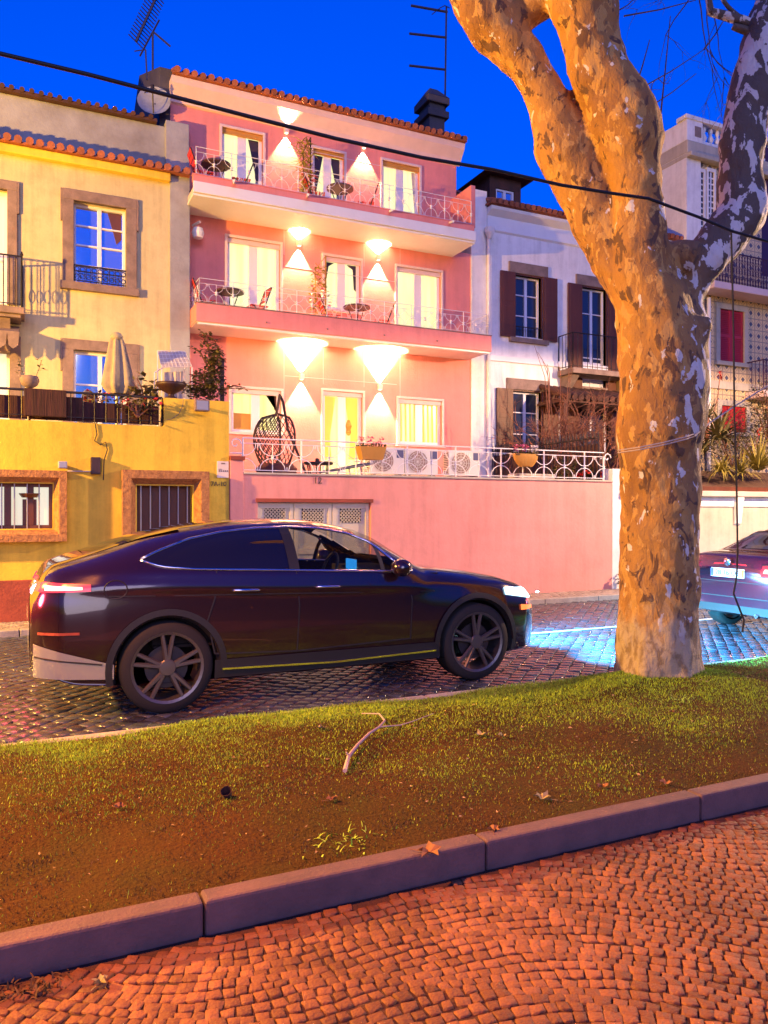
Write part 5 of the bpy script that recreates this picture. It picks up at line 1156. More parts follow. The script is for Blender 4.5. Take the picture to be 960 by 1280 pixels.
def limb(rows, cz=CZ, sub=4):
    """rows: (cx px, cy px, width px[, extra depth]) -> smooth tapered tube"""
    P = [(pt(r[0], r[1], cz + (r[3] if len(r) > 3 else 0)), r[2] * (cz + (r[3] if len(r) > 3 else 0)) / F / 2) for r in rows]
    pts, rad = [], []
    for i in range(len(P) - 1):
        p0, p1, p2, p3 = P[max(i - 1, 0)], P[i], P[i + 1], P[min(i + 2, len(P) - 1)]
        for k in range(sub):
            t_ = k / sub; cr = lambda a, b_, c, d_: .5 * ((2 * b_) + (c - a) * t_ + (2 * a - 5 * b_ + 4 * c - d_) * t_ ** 2 + (3 * b_ - a - 3 * c + d_) * t_ ** 3)
            pts.append(cr(p0[0], p1[0], p2[0], p3[0])); rad.append(cr(p0[1], p1[1], p2[1], p3[1]))
    pts.append(P[-1][0]); rad.append(P[-1][1]); return pts, rad
tm = MB()
for rows, cz in (([(820, 905, 112), (820, 862, 108), (821, 830, 103), (823, 780, 99), (824, 700, 95), (825, 600, 95), (825, 560, 100), (826, 520, 107), (830, 480, 107), (828, 440, 105), (820, 410, 96), (812, 370, 88), (800, 330, 72), (799, 290, 67), (797, 250, 65), (793, 210, 69), (786, 172, 84), (774, 138, 82), (755, 100, 74), (740, 60, 71), (733, 20, 80), (722, -40, 92), (712, -90, 80)], CZ),
                 ([(806, 400, 60), (786, 350, 62, .1), (764, 312, 64, .2), (745, 270, 68, .28), (727, 225, 72, .3), (706, 182, 74, .3), (694, 150, 58, .3), (680, 115, 50, .3), (657, 78, 50, .3), (632, 50, 56, .3), (612, 26, 64, .3), (592, -4, 56, .3), (565, -60, 50, .3), (540, -110, 46, .3)], CZ),
                 ([(632, 40, 40, .3), (655, 14, 46, .25), (684, -6, 44, .15), (715, -30, 50)], CZ),
                 ([(838, 480, 62), (852, 440, 56, 0), (860, 400, 50, .03), (862, 370, 44, .06), (884, 322, 50, .10), (911, 290, 56, .13), (928, 262, 60, .16), (924, 222, 54, .17), (927, 170, 54, .18), (940, 110, 54, .2), (955, 50, 52, .2), (969, 0, 50, .2), (990, -70, 46, .2)], CZ),
                 ([(862, 440, 40, -.15), (872, 416, 34, -.2), (884, 404, 22, -.22), (889, 400, 12, -.22)], CZ),
                 ([(812, 400, 50, .1), (836, 330, 46, .12), (850, 322, 40, 0), (872, 322, 36, -.1)], CZ),
                 ([(806, 180, 40, -.05), (818, 160, 34, -.08), (824, 156, 18, -.08)], CZ)):
    p, r_ = limb(rows, cz); tm.tube(p, r_, 20)
for k in range(6):   # root flare
    a = k * 1.047 + .5; dx, dy = math.cos(a), math.sin(a); rr = rng.uniform(.36, .44)
    tm.tube([Vector((TX + dx * .22, TY + dy * .22, .75)), Vector((TX + dx * .27, TY + dy * .27, .42)), Vector((TX + dx * .32, TY + dy * .32, .18)), Vector((TX + dx * rr, TY + dy * rr, .08))], [.12, .11, .09, .04], 10)
ro = bpy.data.objects.new('trunk_raw', bpy.data.meshes.new('raw')); ro.data.from_pydata([Vector(v) - tree.location for v in tm.v], [], tm.f); col.objects.link(ro)
rmod = ro.modifiers.new('r', 'REMESH'); rmod.mode = 'VOXEL'; rmod.voxel_size = .026
smo = ro.modifiers.new('s', 'SMOOTH'); smo.factor = .5; smo.iterations = 7
for sz, st in ((.42, .085), (.13, .025)):
    tx = bpy.data.textures.new('lumps', 'CLOUDS'); tx.noise_scale = sz; dm_ = ro.modifiers.new('d', 'DISPLACE'); dm_.texture = tx; dm_.strength = st; dm_.mid_level = .5; dm_.texture_coords = 'LOCAL'
dg = bpy.context.evaluated_depsgraph_get(); me = bpy.data.meshes.new_from_object(ro.evaluated_get(dg)); bpy.data.objects.remove(ro)
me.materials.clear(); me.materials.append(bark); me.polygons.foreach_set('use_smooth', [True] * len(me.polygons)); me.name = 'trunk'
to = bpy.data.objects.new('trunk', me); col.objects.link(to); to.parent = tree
s = MB()
for rows in ([(946, 32, 13, .2), (915, 22, 12, .2), (888, 15, 10, .2)], [(889, 17, 9, .2), (885, -10, 7, .2), (884, -60, 6, .2)], [(944, 42, 11, .2), (926, 36, 10, .2), (916, 33, 8, .2)], [(925, 22, 6, .2), (905, 2, 5, .2), (885, -40, 4, .2)]):
    p, r_ = limb(rows); s.tube(p, r_, 8)
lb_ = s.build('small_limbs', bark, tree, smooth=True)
s = MB(); r_ = random.Random(9)
def twig(p, d, ln, rad, dep):
    pts = [p]; v = d.copy(); q = p
    for k in range(6): v = (v + Vector((r_.uniform(-.22, .22), r_.uniform(-.22, .22), r_.uniform(-.18, .14)))).normalized(); q = q + v * ln / 6; pts.append(q)
    s.tube(pts, [rad * (1 - k / 8) for k in range(7)], 4, cap=False)
    if dep:
        for k in range(3): twig(pts[r_.randint(2, 6)], (v + Vector((r_.uniform(-1, 1), r_.uniform(-1, 1), r_.uniform(-.9, .5)))).normalized(), ln * r_.uniform(.35, .65), rad * .6, dep - 1)
for px, py, dx, dy, ln in ((868, -15, -1, .5, .75), (870, -15, -.4, 1, 1.0), (860, -10, -1.2, .2, .8), (872, -10, .1, 1, 1.15), (885, -5, .5, 1, .8), (850, -25, -1, .25, .7), (880, -10, -.1, 1, .9)):
    twig(pt(px, py, 7.6), Vector((dx * CT, -dx * ST + r_.uniform(-.3, .3), -dy)).normalized(), ln, .007, 2)
for a, b_ in (((798, 112), (880, 62)), ((826, 142), (838, 20)), ((795, 108), (812, 50)), ((880, 62), (908, 20)), ((780, 20), (870, 0)), ((775, 12), (795, -4)), ((810, 135), (870, 92))):
    s.tube([pt(*a, 7.2), pt((a[0] + b_[0]) / 2, (a[1] + b_[1]) / 2 + 2, 7.3), pt(*b_, 7.5)], [.008, .006, .004], 4)
s.build('crown_twigs', 'twig', tree)

# ------------------------------------------------------------------ cables, antennas
s = MB(); Yc = 4.45
q = [Vector((at(px, py, Yc)[0], Yc, at(px, py, Yc)[1])) for px, py in ((-120, 30), (0, 67), (110, 93), (210, 119), (309, 145), (419, 173), (528, 197), (616, 212), (700, 231), (760, 241), (810, 248), (875, 272), (915, 289), (960, 302), (1060, 330))]
s.tube(q, .0115, 8); o = s.build('overhead_cable', 'cable', smooth=True); tag(o, 'thick black overhead cable sagging across the street before the facades', 'cable')
s = MB(); cz = 6.3; s.tube([pt(a, b_, cz) for a, b_ in ((914, 289), (915, 330), (917, 420), (918, 520), (921, 620), (922, 690), (921, 720), (917, 742), (924, 760), (930, 775), (928, 790))], .0075, 6); o = s.build('hanging_cable', 'cable'); tag(o, 'thin dark loose cable hanging straight down from the overhead cable', 'cable')
s = MB()
for dz in (0, .05):
    q = [pt(772, 566 - dz * 60, 6.55), pt(800, 562 - dz * 60, 6.42), pt(830, 556 - dz * 60, 6.40), pt(858, 549 - dz * 60, 6.47), pt(874, 543 - dz * 60, 6.7)]; s.tube(q, .006, 5)
s.tube([pt(868, 545, 6.55), pt(888, 528, 6.9), pt(918, 508, 7.2), pt(960, 482, 7.6), pt(1010, 452, 8.)], .007, 5); o = s.build('rope', 'rope'); tag(o, 'pale thin rope tied round the tree trunk and running off to the right', 'rope')
def yagi(label, base, top, axis, ln, n, el):
    t = thing('roof_antenna', label, 'antenna', base); s = MB(); s.bar(base, top, .022, 6); s.build('mast', 'ant', t); return t
b0 = Vector((at(191, 100, 17.6)[0], 17.6, 10.9)); tp_ = Vector((b0.x, 17.6, az(192, 40, 17.6)))
t = yagi('tilted many element roof antenna beside the dark gable wall', b0, tp_, 0, 1, 1, 1)
A_ = Vector((*[at(170, 52, 17.6)[0], 17.6], az(170, 52, 17.6))); B_ = Vector((at(196, -5, 17.6)[0], 17.6, az(196, -5, 17.6)))
s = MB(); s.bar(A_, B_, .03, 6); dv = (B_ - A_).normalized()
for k in range(16): p = A_.lerp(B_, k / 15); s.bar(p + Vector((-.17, -.12, .05)), p + Vector((.17, .12, -.05)), .012, 4)
s.build('element_array', 'ant', t)
s = MB(); c = Vector((at(192, 40, 17.6)[0], 17.6, az(192, 40, 17.6))); s.bar(P_(175, 70, 17.6), P_(199, 25, 17.6), .02, 5); s.bar(c, P_(213, 58, 17.6), .022, 5); s.bar(P_(182, 62, 17.6), P_(184, 100, 17.6), .018, 5); s.bar(P_(182, 62, 17.6), P_(168, 64, 17.6), .012, 5); s.build('cross_arms', 'ant', t)
b0 = P_(556, 150, 18.66); t = thing('roof_antenna', 'tall thin mast with three horizontal bars on the right chimney', 'antenna', b0)
s = MB(); s.bar(b0, P_(558, 8, 18.66), .028, 6); s.build('mast', 'ant', t)
for (x1, y1, x0, y0) in ((559, 15, 514, 7), (558, 47, 512, 42), (556, 87, 512, 82)): s = MB(); s.bar(P_(x1, y1, 18.66), P_(x0, y0, 18.66), .036, 6); s.build('antenna_bar', 'ant', t)
s = MB(); s.tube([P_(562, 10, 18.66), P_(556, 7, 18.6), P_(550, 10, 18.6), P_(540, 18, 18.6)], .012, 5); s.build('wire', 'ant', t)
t = thing('satellite_dish', 'grey satellite dish on the dark gable wall above attic band', 'satellite dish', P_(193, 130, 16.3)); L = t.location; s = MB()
dirn = Vector((-.25, -1, .35)).normalized(); qt = dirn.to_track_quat('Z', 'Y'); c = MB()
c.grid(lambda u, v: (.33 * v * math.cos(u * 6.283), .36 * v * math.sin(u * 6.283), .10 * v * v), 24, 5); s.add([L + qt @ Vector(v) for v in c.v], c.f); s.build('reflector', 'dish', t, smooth=True)
s = MB(); fe = L + dirn * .42; s.bar(L + qt @ Vector((0, -.34, .1)), fe, .014, 5); s.bar(L + qt @ Vector((.2, .2, .06)), fe, .008, 4); s.bar(L + qt @ Vector((-.2, .2, .06)), fe, .008, 4); s.lathe([(.03, -.05), (.04, .03), (.02, .05)], fe, 8); s.bar(L, L + Vector((.25, .35, -.1)), .025, 6); s.build('feed_arm', 'iron', t)
# ------------------------------------------------------------------ cars
M['paint'] = mat('dark_car_paint', (.020, .007, .014), .2, .3, coat=1.)
M['paint2'] = mat('plum_car_paint', (.075, .02, .04), .25, .3, coat=1.)
M['clad'] = mat('black_cladding', (.012, .012, .013), .55)
M['cglass'] = mat('tinted_privacy_glass', (.008, .008, .014), .03, 0, coat=.5)
M['tyre'] = mat('tyre_rubber', (.012, .012, .012), .8, bump=.2)
M['alloy'] = mat('grey_alloy', (.11, .105, .11), .35, .6)
M['disc'] = mat('dark_disc', (.05, .04, .045), .5, .6)
M['chrome'] = mat('chrome_strip', (.7, .7, .72), .12, 1.)
M['silver_glow'] = mat('silver_bumper_glow', (.40, .43, .48), .25, .6)  # silver trim made paler, stray headlight glow put into the colour
M['tail'] = mat('lit_tail_lamp', (.4, .02, .02), .2, emit=(1, .03, .06), estr=2.0)
M['tailcore'] = mat('lit_tail_core', (.6, .4, .3), .2, emit=(1, .75, .40), estr=4.)
M['head'] = mat('lit_headlamp', (.7, .8, .9), .1, emit=(.50, .88, 1), estr=4.)
M['amber'] = mat('orange_glow', (.5, .2, .05), .3, emit=(1, .16, .03), estr=2.2)
M['plate'] = mat('number_plate', (.78, .80, .80), .35)
M['plateb'] = mat('plate_blue_band', (.02, .10, .5), .35)
M['platey'] = mat('plate_yellow_band', (.75, .62, .04), .35)
M['seatf'] = mat('dark_seat', (.03, .028, .03), .8)
M['screen_b'] = mat('dashboard_screen', (.02, .05, .1), .2, emit=(.03, .35, 1), estr=1.2)
cg = bpy.data.materials.new('clear_car_glass'); cg.use_nodes = True; nt = cg.node_tree; b = nt.nodes['Principled BSDF']; ou = nt.nodes['Material Output']
b.inputs['Base Color'].default_value = (.01, .01, .015, 1); b.inputs['Roughness'].default_value = .03
tr_ = nd(nt, 'ShaderNodeBsdfTransparent'); tr_.inputs[0].default_value = (.78, .80, .78, 1); ms_ = nd(nt, 'ShaderNodeMixShader'); ms_.inputs[0].default_value = .25
nt.links.new(tr_.outputs[0], ms_.inputs[1]); nt.links.new(b.outputs[0], ms_.inputs[2]); nt.links.new(ms_.outputs[0], ou.inputs['Surface']); M['clearg'] = cg
class Hull:
    def __init__(h, L, top, width, zb, belt, roof, tum=.30, n=6., bot=None):
        S = np.linspace(0, L, 600); h.S, h.L = S, L
        def sm(pts, w_):
            v = np.interp(S, [p[0] for p in pts], [p[1] for p in pts]); k = max(1, int(w_ / L * 600)); pad = np.pad(v, k, mode='edge'); ker = np.hanning(2 * k + 3)[1:-1]; ker /= ker.sum(); return np.convolve(pad, ker, 'valid')
        h.zt = sm(top, .09); h.wm = sm(width, .06); h.zbv = sm(zb, .1); h.bl = sm(belt, .2); h.roof, h.tum, h.n = roof, tum, n
    def top(h, s): return float(np.interp(s, h.S, h.zt))
    def W(h, s, z):
        zt = np.interp(s, h.S, h.zt); zb = np.interp(s, h.S, h.zbv); wm = np.interp(s, h.S, h.wm); bl = np.interp(s, h.S, h.bl)
        t = np.clip((z - zb) / (zt - zb), 0, 1); b_ = np.clip((z - bl) / (h.roof - bl), 0, 1)
        low = np.clip((.62 - z) / .4, 0, 1) ** 2 * .035; sh = .012 * np.exp(-((z - bl + .10) / .05) ** 2)
        return wm * (1 - h.tum * b_ ** 1.25) * (1 - t ** h.n) ** (1 / h.n) - low + sh * (t < .97) * (wm > .5)
    def body(h, holes):
        T = np.concatenate([np.linspace(0, .9, 46), [.92, .94, .955, .967, .977, .985, .99, .994, .997, .999, 1]]); NS = 220
        ss = np.linspace(0, h.L, NS); V = []; Fs = []
        zt = np.interp(ss, h.S, h.zt); zb = np.interp(ss, h.S, h.zbv); nT = len(T)
        for sg in (-1, 1):
            Z = zb[:, None] + (zt - zb)[:, None] * T[None]; Y = h.W(np.repeat(ss[:, None], nT, 1), Z); o = len(V) * 0 + sum(len(v) for v in V)
            V.append(np.stack([np.repeat(ss[:, None], nT, 1), sg * Y, Z], -1).reshape(-1, 3))
            sc_ = (ss[:-1] + ss[1:]) / 2
            for i in range(NS - 1):
                for j in range(nT - 1):
                    z = (Z[i, j] + Z[i, j + 1]) / 2; y = (Y[i, j] + Y[i, j + 1]) / 2
                    if any(f(sc_[i], y, z) for f in holes): continue
                    Fs.append((o + i * nT + j, o + (i + 1) * nT + j, o + (i + 1) * nT + j + 1, o + i * nT + j + 1))
        m = MB(); m.v = [tuple(p) for p in np.concatenate(V)]; m.f = Fs; m.mi = [0] * len(Fs); nT_ = nT
        n1 = NS * nT
        for e in (0, NS - 1):   # end caps
            for j in range(nT - 1): m.f.append((e * nT + j, e * nT + j + 1, n1 + e * nT + j + 1, n1 + e * nT + j)); m.mi.append(0)
        for i in range(NS - 1): m.f.append((i * nT, (i + 1) * nT, n1 + (i + 1) * nT, n1 + i * nT)); m.mi.append(0)
        return m
    def side(h, mb, s0, s1, lo, hi, off=.005, ns=24, nz=8, sg=-1):
        mb.grid(lambda u, v: (lambda s: (lambda z: (s, sg * (float(h.W(s, z)) + off), z))(lo(s) + (hi(s) - lo(s)) * v))(s0 + (s1 - s0) * u), ns, nz)
    def line(h, mb, pts, r, off=.002, sg=-1, n=5, closed=False): mb.tube([(s, sg * (float(h.W(s, z)) + off), z) for s, z in pts], r, n, closed)
    def s_end(h, y, z, rear=True):
        a, b_ = (0, h.L * .4) if rear else (h.L, h.L * .6)
        if float(h.W(a, z)) >= abs(y): return a
        for _ in range(30):
            m = (a + b_) / 2
            if float(h.W(m, z)) >= abs(y) and h.top(m) > z: b_ = m
            else: a = m
        return b_
    def endp(h, mb, y0, y1, z0, z1, off=.006, ny=14, nz=6, rear=True):
        mb.grid(lambda u, v: (lambda y, z: (h.s_end(y, z, rear) - (off if rear else -off), y, z))(y0 + (y1 - y0) * u, z0 + (z1 - z0) * v), ny, nz)
def wheel(root, x, y, sg, r, w_, spokes=5, rimr=None):
    wr = thing('wheel', None, None, (x, y, r)); wr.parent = root; del_ = [k for k in wr.keys()]
    rimr = rimr or r * .77
    s = MB(); s.lathe([(rimr, -w_ / 2), (r * .95, -w_ / 2), (r, -w_ / 2 + .03), (r, w_ / 2 - .03), (r * .95, w_ / 2), (rimr, w_ / 2)], (0, 0, 0), 40, 'y', False); bld(s, 'tyre', 'tyre', wr, True)
    s = MB(); s.lathe([(rimr * .97, -w_ / 2 + .02), (rimr * 1.01, -w_ / 2 - .004), (rimr * .93, -w_ / 2 + .004), (rimr * .90, -w_ / 2 + .08), (rimr * .9, w_ / 2)], (0, 0, 0), 40, 'y', False)
    for k in range(spokes):
        for dd in (-.16, .16):
            a = k * 6.2832 / spokes + .3; p0 = Vector((math.cos(a + dd * .6) * .05, -w_ / 2 + .025, math.sin(a + dd * .6) * .05)); p1 = Vector((math.cos(a + dd) * rimr * .93, -w_ / 2 + .015, math.sin(a + dd) * rimr * .93)); s.tube([p0, p1], [.024, .018], 6)
    s.lathe([(.07, -w_ / 2 + .01), (.06, -w_ / 2 - .0), (.0, -w_ / 2 - .002)], (0, 0, 0), 16, 'y'); bld(s, 'rim', 'alloy', wr)
    s = MB(); s.lathe([(.17, -w_ / 2 + .07), (.17, -w_ / 2 + .09)], (0, 0, 0), 24, 'y'); bld(s, 'brake_disc', 'disc', wr)
    if sg > 0: wr.rotation_euler = (0, 0, math.pi)
    return wr
def bld(s, name, m, parent, smooth=False):
    o = s.build(name, m, None, smooth); o.parent = parent; return o
def spot(parent, loc, rot, e, c, size, blend=.5, soft=.04):
    l = bpy.data.lights.new('lamp_beam', 'SPOT'); o = bpy.data.objects.new('lamp_beam', l); col.objects.link(o); l.energy = e; l.color = c; l.spot_size = R(size); l.spot_blend = blend; l.shadow_soft_size = soft; o.parent = parent; o.location = loc; o.rotation_euler = rot; return o
def glow(parent, loc, e, c, soft=.06):
    l = bpy.data.lights.new('lamp_glow', 'POINT'); o = bpy.data.objects.new('lamp_glow', l); col.objects.link(o); l.energy = e; l.color = c; l.shadow_soft_size = soft; o.parent = parent; o.location = loc; return o
# --- dark coupe like SUV passing in front
L = 4.73
H = Hull(L, [(0, .90), (.05, 1.06), (.12, 1.17), (.27, 1.215), (.5, 1.285), (.85, 1.40), (1.2, 1.475), (1.6, 1.525), (2.0, 1.54), (2.35, 1.525), (2.65, 1.47), (2.9, 1.37), (3.2, 1.19), (3.36, 1.10), (3.55, 1.075), (3.9, 1.03), (4.25, .97), (4.5, .90), (4.64, .82), (4.70, .70), (4.73, .58)],
         [(0, .66), (.05, .76), (.2, .87), (.5, .925), (1, .94), (3.7, .94), (4.2, .915), (4.5, .84), (4.65, .72), (4.73, .56)], [(0, .40), (.3, .28), (.8, .24), (3.9, .24), (4.4, .24), (4.73, .30)], [(0, 1.13), (1, 1.11), (2, 1.06), (3.2, 1.03), (4.73, 1.0)], 1.54)
suv = thing('car', 'dark coupe style SUV with lit lamps driving along the cobbled street', 'car', (0, 0, 0))
XR_, XF_, WR_ = .99, 3.86, .365
dlo_hi = lambda s: float(np.interp(s, [.80, .95, 1.2, 1.5, 1.8, 2.1, 2.4, 2.65, 2.85, 3.06], [1.225, 1.29, 1.375, 1.432, 1.46, 1.468, 1.452, 1.405, 1.325, 1.12]))
dlo_lo = lambda s: float(np.interp(s, [.80, .95, 1.2, 1.8, 2.4, 3.06], [1.215, 1.165, 1.14, 1.115, 1.09, 1.06]))
def arch(x): return lambda s, y, z: (s - x) ** 2 + (z - WR_) ** 2 < .415 ** 2 and y > .55 and z < .95
fw = lambda s, y, z: 2.06 < s < 3.02 and dlo_lo(s) + .0 < z < dlo_hi(s) - .0 and y > .3
ws = lambda s, y, z: 2.74 < s < 3.27 and y < .60 - (s - 2.74) * .0 and z > 1.14
m_ = H.body([arch(XR_), arch(XF_), fw, ws]); bd = bld(m_, 'body', 'paint', suv, True)
for sg in (-1, 1):
    s = MB(); H.side(s, .80, 2.04, dlo_lo, dlo_hi, .004, 40, 6, sg); bld(s, 'rear_side_window', 'cglass', suv, True)
    s = MB(); H.side(s, 2.04, 3.06, dlo_lo, dlo_hi, .004, 30, 6, sg); bld(s, 'front_side_window', 'clearg', suv, True)
    s = MB(); ss = np.linspace(.80, 3.06, 40); H.line(s, [(x, dlo_lo(x)) for x in ss], .011, .004, sg); H.line(s, [(x, dlo_hi(x)) for x in ss], .012, .004, sg); bld(s, 'window_trim', 'chrome', suv, True)
    s = MB(); H.side(s, 2.0, 2.09, dlo_lo, dlo_hi, .009, 2, 6, sg); bld(s, 'pillar_trim', 'clad', suv); s = MB(); H.side(s, 2.86, 2.90, dlo_lo, dlo_hi, .007, 2, 4, sg); bld(s, 'quarter_light_bar', 'clad', suv)
    s = MB()
    for q in ([(1.38, 1.12), (1.36, .9), (1.30, .72), (1.36, .45)], [(2.06, 1.09), (2.08, .8), (2.06, .42)], [(3.12, 1.05), (3.16, .8), (3.14, .45)], [(1.36, .45), (2.06, .42), (3.14, .45)]): H.line(s, q, .0075, .0, sg)
    H.line(s, [(.55, .95), (1.3, .93), (2.4, .90), (3.4, .87)], .006, .001, sg); bld(s, 'door_seams', 'clad', suv)
    for x in (1.50, 2.22):
        s = MB(); H.line(s, [(x, .955), (x + .02, .96), (x + .21, .955), (x + .23, .95)], [.006, .015, .015, .006], .018, sg, 6); bld(s, 'door_handle', 'chrome', suv, True)
    s = MB(); H.side(s, 1.36, 3.44, lambda s_: .25, lambda s_: .40, .014, 30, 3, sg); bld(s, 'sill_cladding', 'clad', suv)
    s = MB(); H.line(s, [(1.42, .325), (2.4, .30), (3.4, .325)], .013, .022, sg); bld(s, 'sill_strip', 'chrome', suv)
    for x in (XR_, XF_):
        s = MB(); nseg = 28
        def ring(u, v): a = -.25 + u * (math.pi + .5); r_ = .395 + v * .075; ss_, zz = x + math.cos(a) * r_, max(.22, WR_ + math.sin(a) * r_); return (ss_, sg * (float(H.W(min(max(ss_, .02), L - .02), zz)) + .016 - .05 * (1 - v) * (1 if v < .2 else 0)), zz)
        s.grid(ring, nseg, 3); bld(s, 'wheel_arch', 'clad', suv)
        s = MB(); s.grid(lambda u, v: (x + math.cos(u * math.pi) * .415, sg * (.92 - v * .45), WR_ + math.sin(u * math.pi) * .415), 20, 2); s.grid(lambda u, v: (x + math.cos(u * math.pi) * .415 * v, sg * .48, WR_ + math.sin(u * math.pi) * .415 * v), 20, 2); bld(s, 'wheel_well', 'void', suv)
        wheel(suv, x, sg * .80, sg, WR_, .25)
    s = MB(); H.side(s, .035, .42, lambda q: .985 + q * .02, lambda q: 1.07 - q * .06, .012, 14, 3, sg); H.endp(s, sg * .55, sg * .80, .99, 1.06, .012); tl = bld(s, 'tail_lamp', 'tail', suv, True)
    s = MB(); H.side(s, .10, .36, lambda q: 1.0 + q * .02, lambda q: 1.045 - q * .05, .016, 10, 2, sg); bld(s, 'lamp_core', 'tailcore', tl)
    s = MB(); H.side(s, 4.20, 4.60, lambda q: .80 - (q - 4.2) * .16, lambda q: .865 - (q - 4.2) * .06, .012, 14, 3, sg); H.endp(s, sg * .50, sg * .72, .735, .83, .012, rear=False); hl = bld(s, 'headlamp', 'head', suv, True)
    s = MB(); H.side(s, 4.40, 4.61, lambda q: .635, lambda q: .69 - (q - 4.4) * .1, .012, 8, 2, sg); bld(s, 'side_glow_strip', 'amber', suv)  # added glowing strip, stands in for another car's stray light
    spot(hl, (L + .02, sg * .62, .77), (R(90 - 13), 0, R(-90)), 7000 * EK, (.08, .55, 1), 82, 1., .005); s = MB(); s.box(L + .05, L + .052, sg * .62 - .034, sg * .62 + .034, .7688, .792); bld(s, 'added_beam_cutoff_plate', 'clad', hl)  # small plate added to cut the beam off above lamp height
    s = MB(); m3 = MB(); m3.lathe([(.03, -.10), (.10, -.07), (.115, .0), (.10, .06), (.04, .09)], (0, 0, 0), 14, 'y'); s.add([(3.02 + x * .8, sg * (1.0 + y), 1.10 + z * .72) for x, y, z in m3.v], m3.f); s.tube([(3.02, sg * .86, 1.05), (3.02, sg * .96, 1.07)], .025, 6); bld(s, 'wing_mirror', 'paint', suv, True)
    s = MB(); H.side(s, .02, .585, lambda q: .34 - q * .05, lambda q: .60 - q * .30, .012, 16, 3, sg); bld(s, 'bumper_corner_glow', 'silver_glow', suv, True)  # pale panel: headlight glow painted onto the bumper trim
    s = MB(); H.side(s, .05, .34, lambda q: .665, lambda q: .685, .010, 8, 2, sg); bld(s, 'rear_reflector', 'redbase', suv)
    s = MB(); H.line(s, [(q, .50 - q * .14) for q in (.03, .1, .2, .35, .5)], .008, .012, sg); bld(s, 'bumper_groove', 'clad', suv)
    s = MB(); H.line(s, [(.60 + .085 * math.cos(a), 1.0 + .07 * math.sin(a)) for a in np.linspace(0, 6.283, 17)[:-1]], .005, .0, sg, 5, True); bld(s, 'fuel_flap_seam', 'clad', suv) if sg < 0 else None
s = MB(); H.endp(s, -.60, .60, .44, .64, .012); bld(s, 'bumper_valance_glow', 'silver_glow', suv, True)  # same painted headlight glow across the tail
s = MB(); s.grid(lambda u, v: (lambda q, y: (q, y, H.top(q) - .015 * (abs(y) / .6) ** 2 + .004))(2.70 + .6 * u, (v * 2 - 1) * .62), 14, 10); bld(s, 'windscreen', 'clearg', suv, True)
s = MB(); s.grid(lambda u, v: (lambda q, y: (q, y, H.top(q) - .02 * (abs(y) / .6) ** 2 + .006))(.40 + .75 * u, (v * 2 - 1) * .52), 10, 8); bld(s, 'rear_window', 'cglass', suv, True)
s = MB(); H.endp(s, -.26, .26, .70, .81, .018, rear=True); pl_ = bld(s, 'number_plate', 'plate', suv)
s = MB(); s.box(.9, 3.5, -.80, .80, .50, .52); s.box(.9, 1.95, -.72, .72, .52, 1.05); s.box(3.05, 3.5, -.80, .80, .52, 1.03); bld(s, 'cabin_floor', 'void', suv)
for y in (-.38, .38):
    s = MB(); s.box(2.1, 2.6, y - .25, y + .25, .52, .72); s.add([(2.15, y - .24, .7), (2.25, y - .24, .7), (2.02, y - .2, 1.24), (1.94, y - .2, 1.24), (2.15, y + .24, .7), (2.25, y + .24, .7), (2.02, y + .2, 1.24), (1.94, y + .2, 1.24)], [(0, 1, 2, 3), (7, 6, 5, 4), (0, 4, 5, 1), (1, 5, 6, 2), (2, 6, 7, 3), (3, 7, 4, 0)]); s.box(1.93, 2.01, y - .12, y + .12, 1.26, 1.42); o = bld(s, 'seat', 'seatf', suv)
s = MB(); s.tube([(2.86 + .06 * math.cos(a), .38 + .18 * math.sin(a), 1.0 + .17 * math.cos(a)) for a in np.linspace(0, 6.283, 21)[:-1]], .016, 6, True); bld(s, 'steering_wheel', 'seatf', suv)
s = MB(); s.box(2.98, 3.0, -.02, .22, .99, 1.12); bld(s, 'dashboard_screen', 'screen_b', suv)
glow(suv, (-.12, -.70, .95), 30 * EK, (1, .05, .08)); glow(suv, (-.12, .70, .95), 30 * EK, (1, .05, .08))
SX, SY = .04, 7.16
suv.location = (SX, SY, 0)
# --- second car driving away behind the tree
L2 = 4.35
H2 = Hull(L2, [(0, .80), (.04, .97), (.10, 1.04), (.25, 1.07), (.55, 1.085), (.75, 1.16), (1.1, 1.315), (1.45, 1.40), (1.9, 1.43), (2.3, 1.40), (2.65, 1.30), (3.0, 1.09), (3.15, 1.0), (3.6, .95), (4.0, .88), (4.2, .80), (4.3, .68), (4.35, .55)],
          [(0, .74), (.04, .80), (.15, .85), (.45, .875), (3.6, .875), (4.0, .83), (4.2, .74), (4.35, .54)], [(0, .30), (.3, .22), (4.0, .2), (4.35, .28)], [(0, 1.02), (4.35, .95)], 1.43, .28)
c2 = thing('car', 'plum coloured saloon seen from behind with lit tail lamps right of tree', 'car', (0, 0, 0))
def arch2(x): return lambda s, y, z: (s - x) ** 2 + (z - .32) ** 2 < .37 ** 2 and y > .5 and z < .8
m_ = H2.body([arch2(.85), arch2(3.45)]); bld(m_, 'body', 'paint2', c2, True)
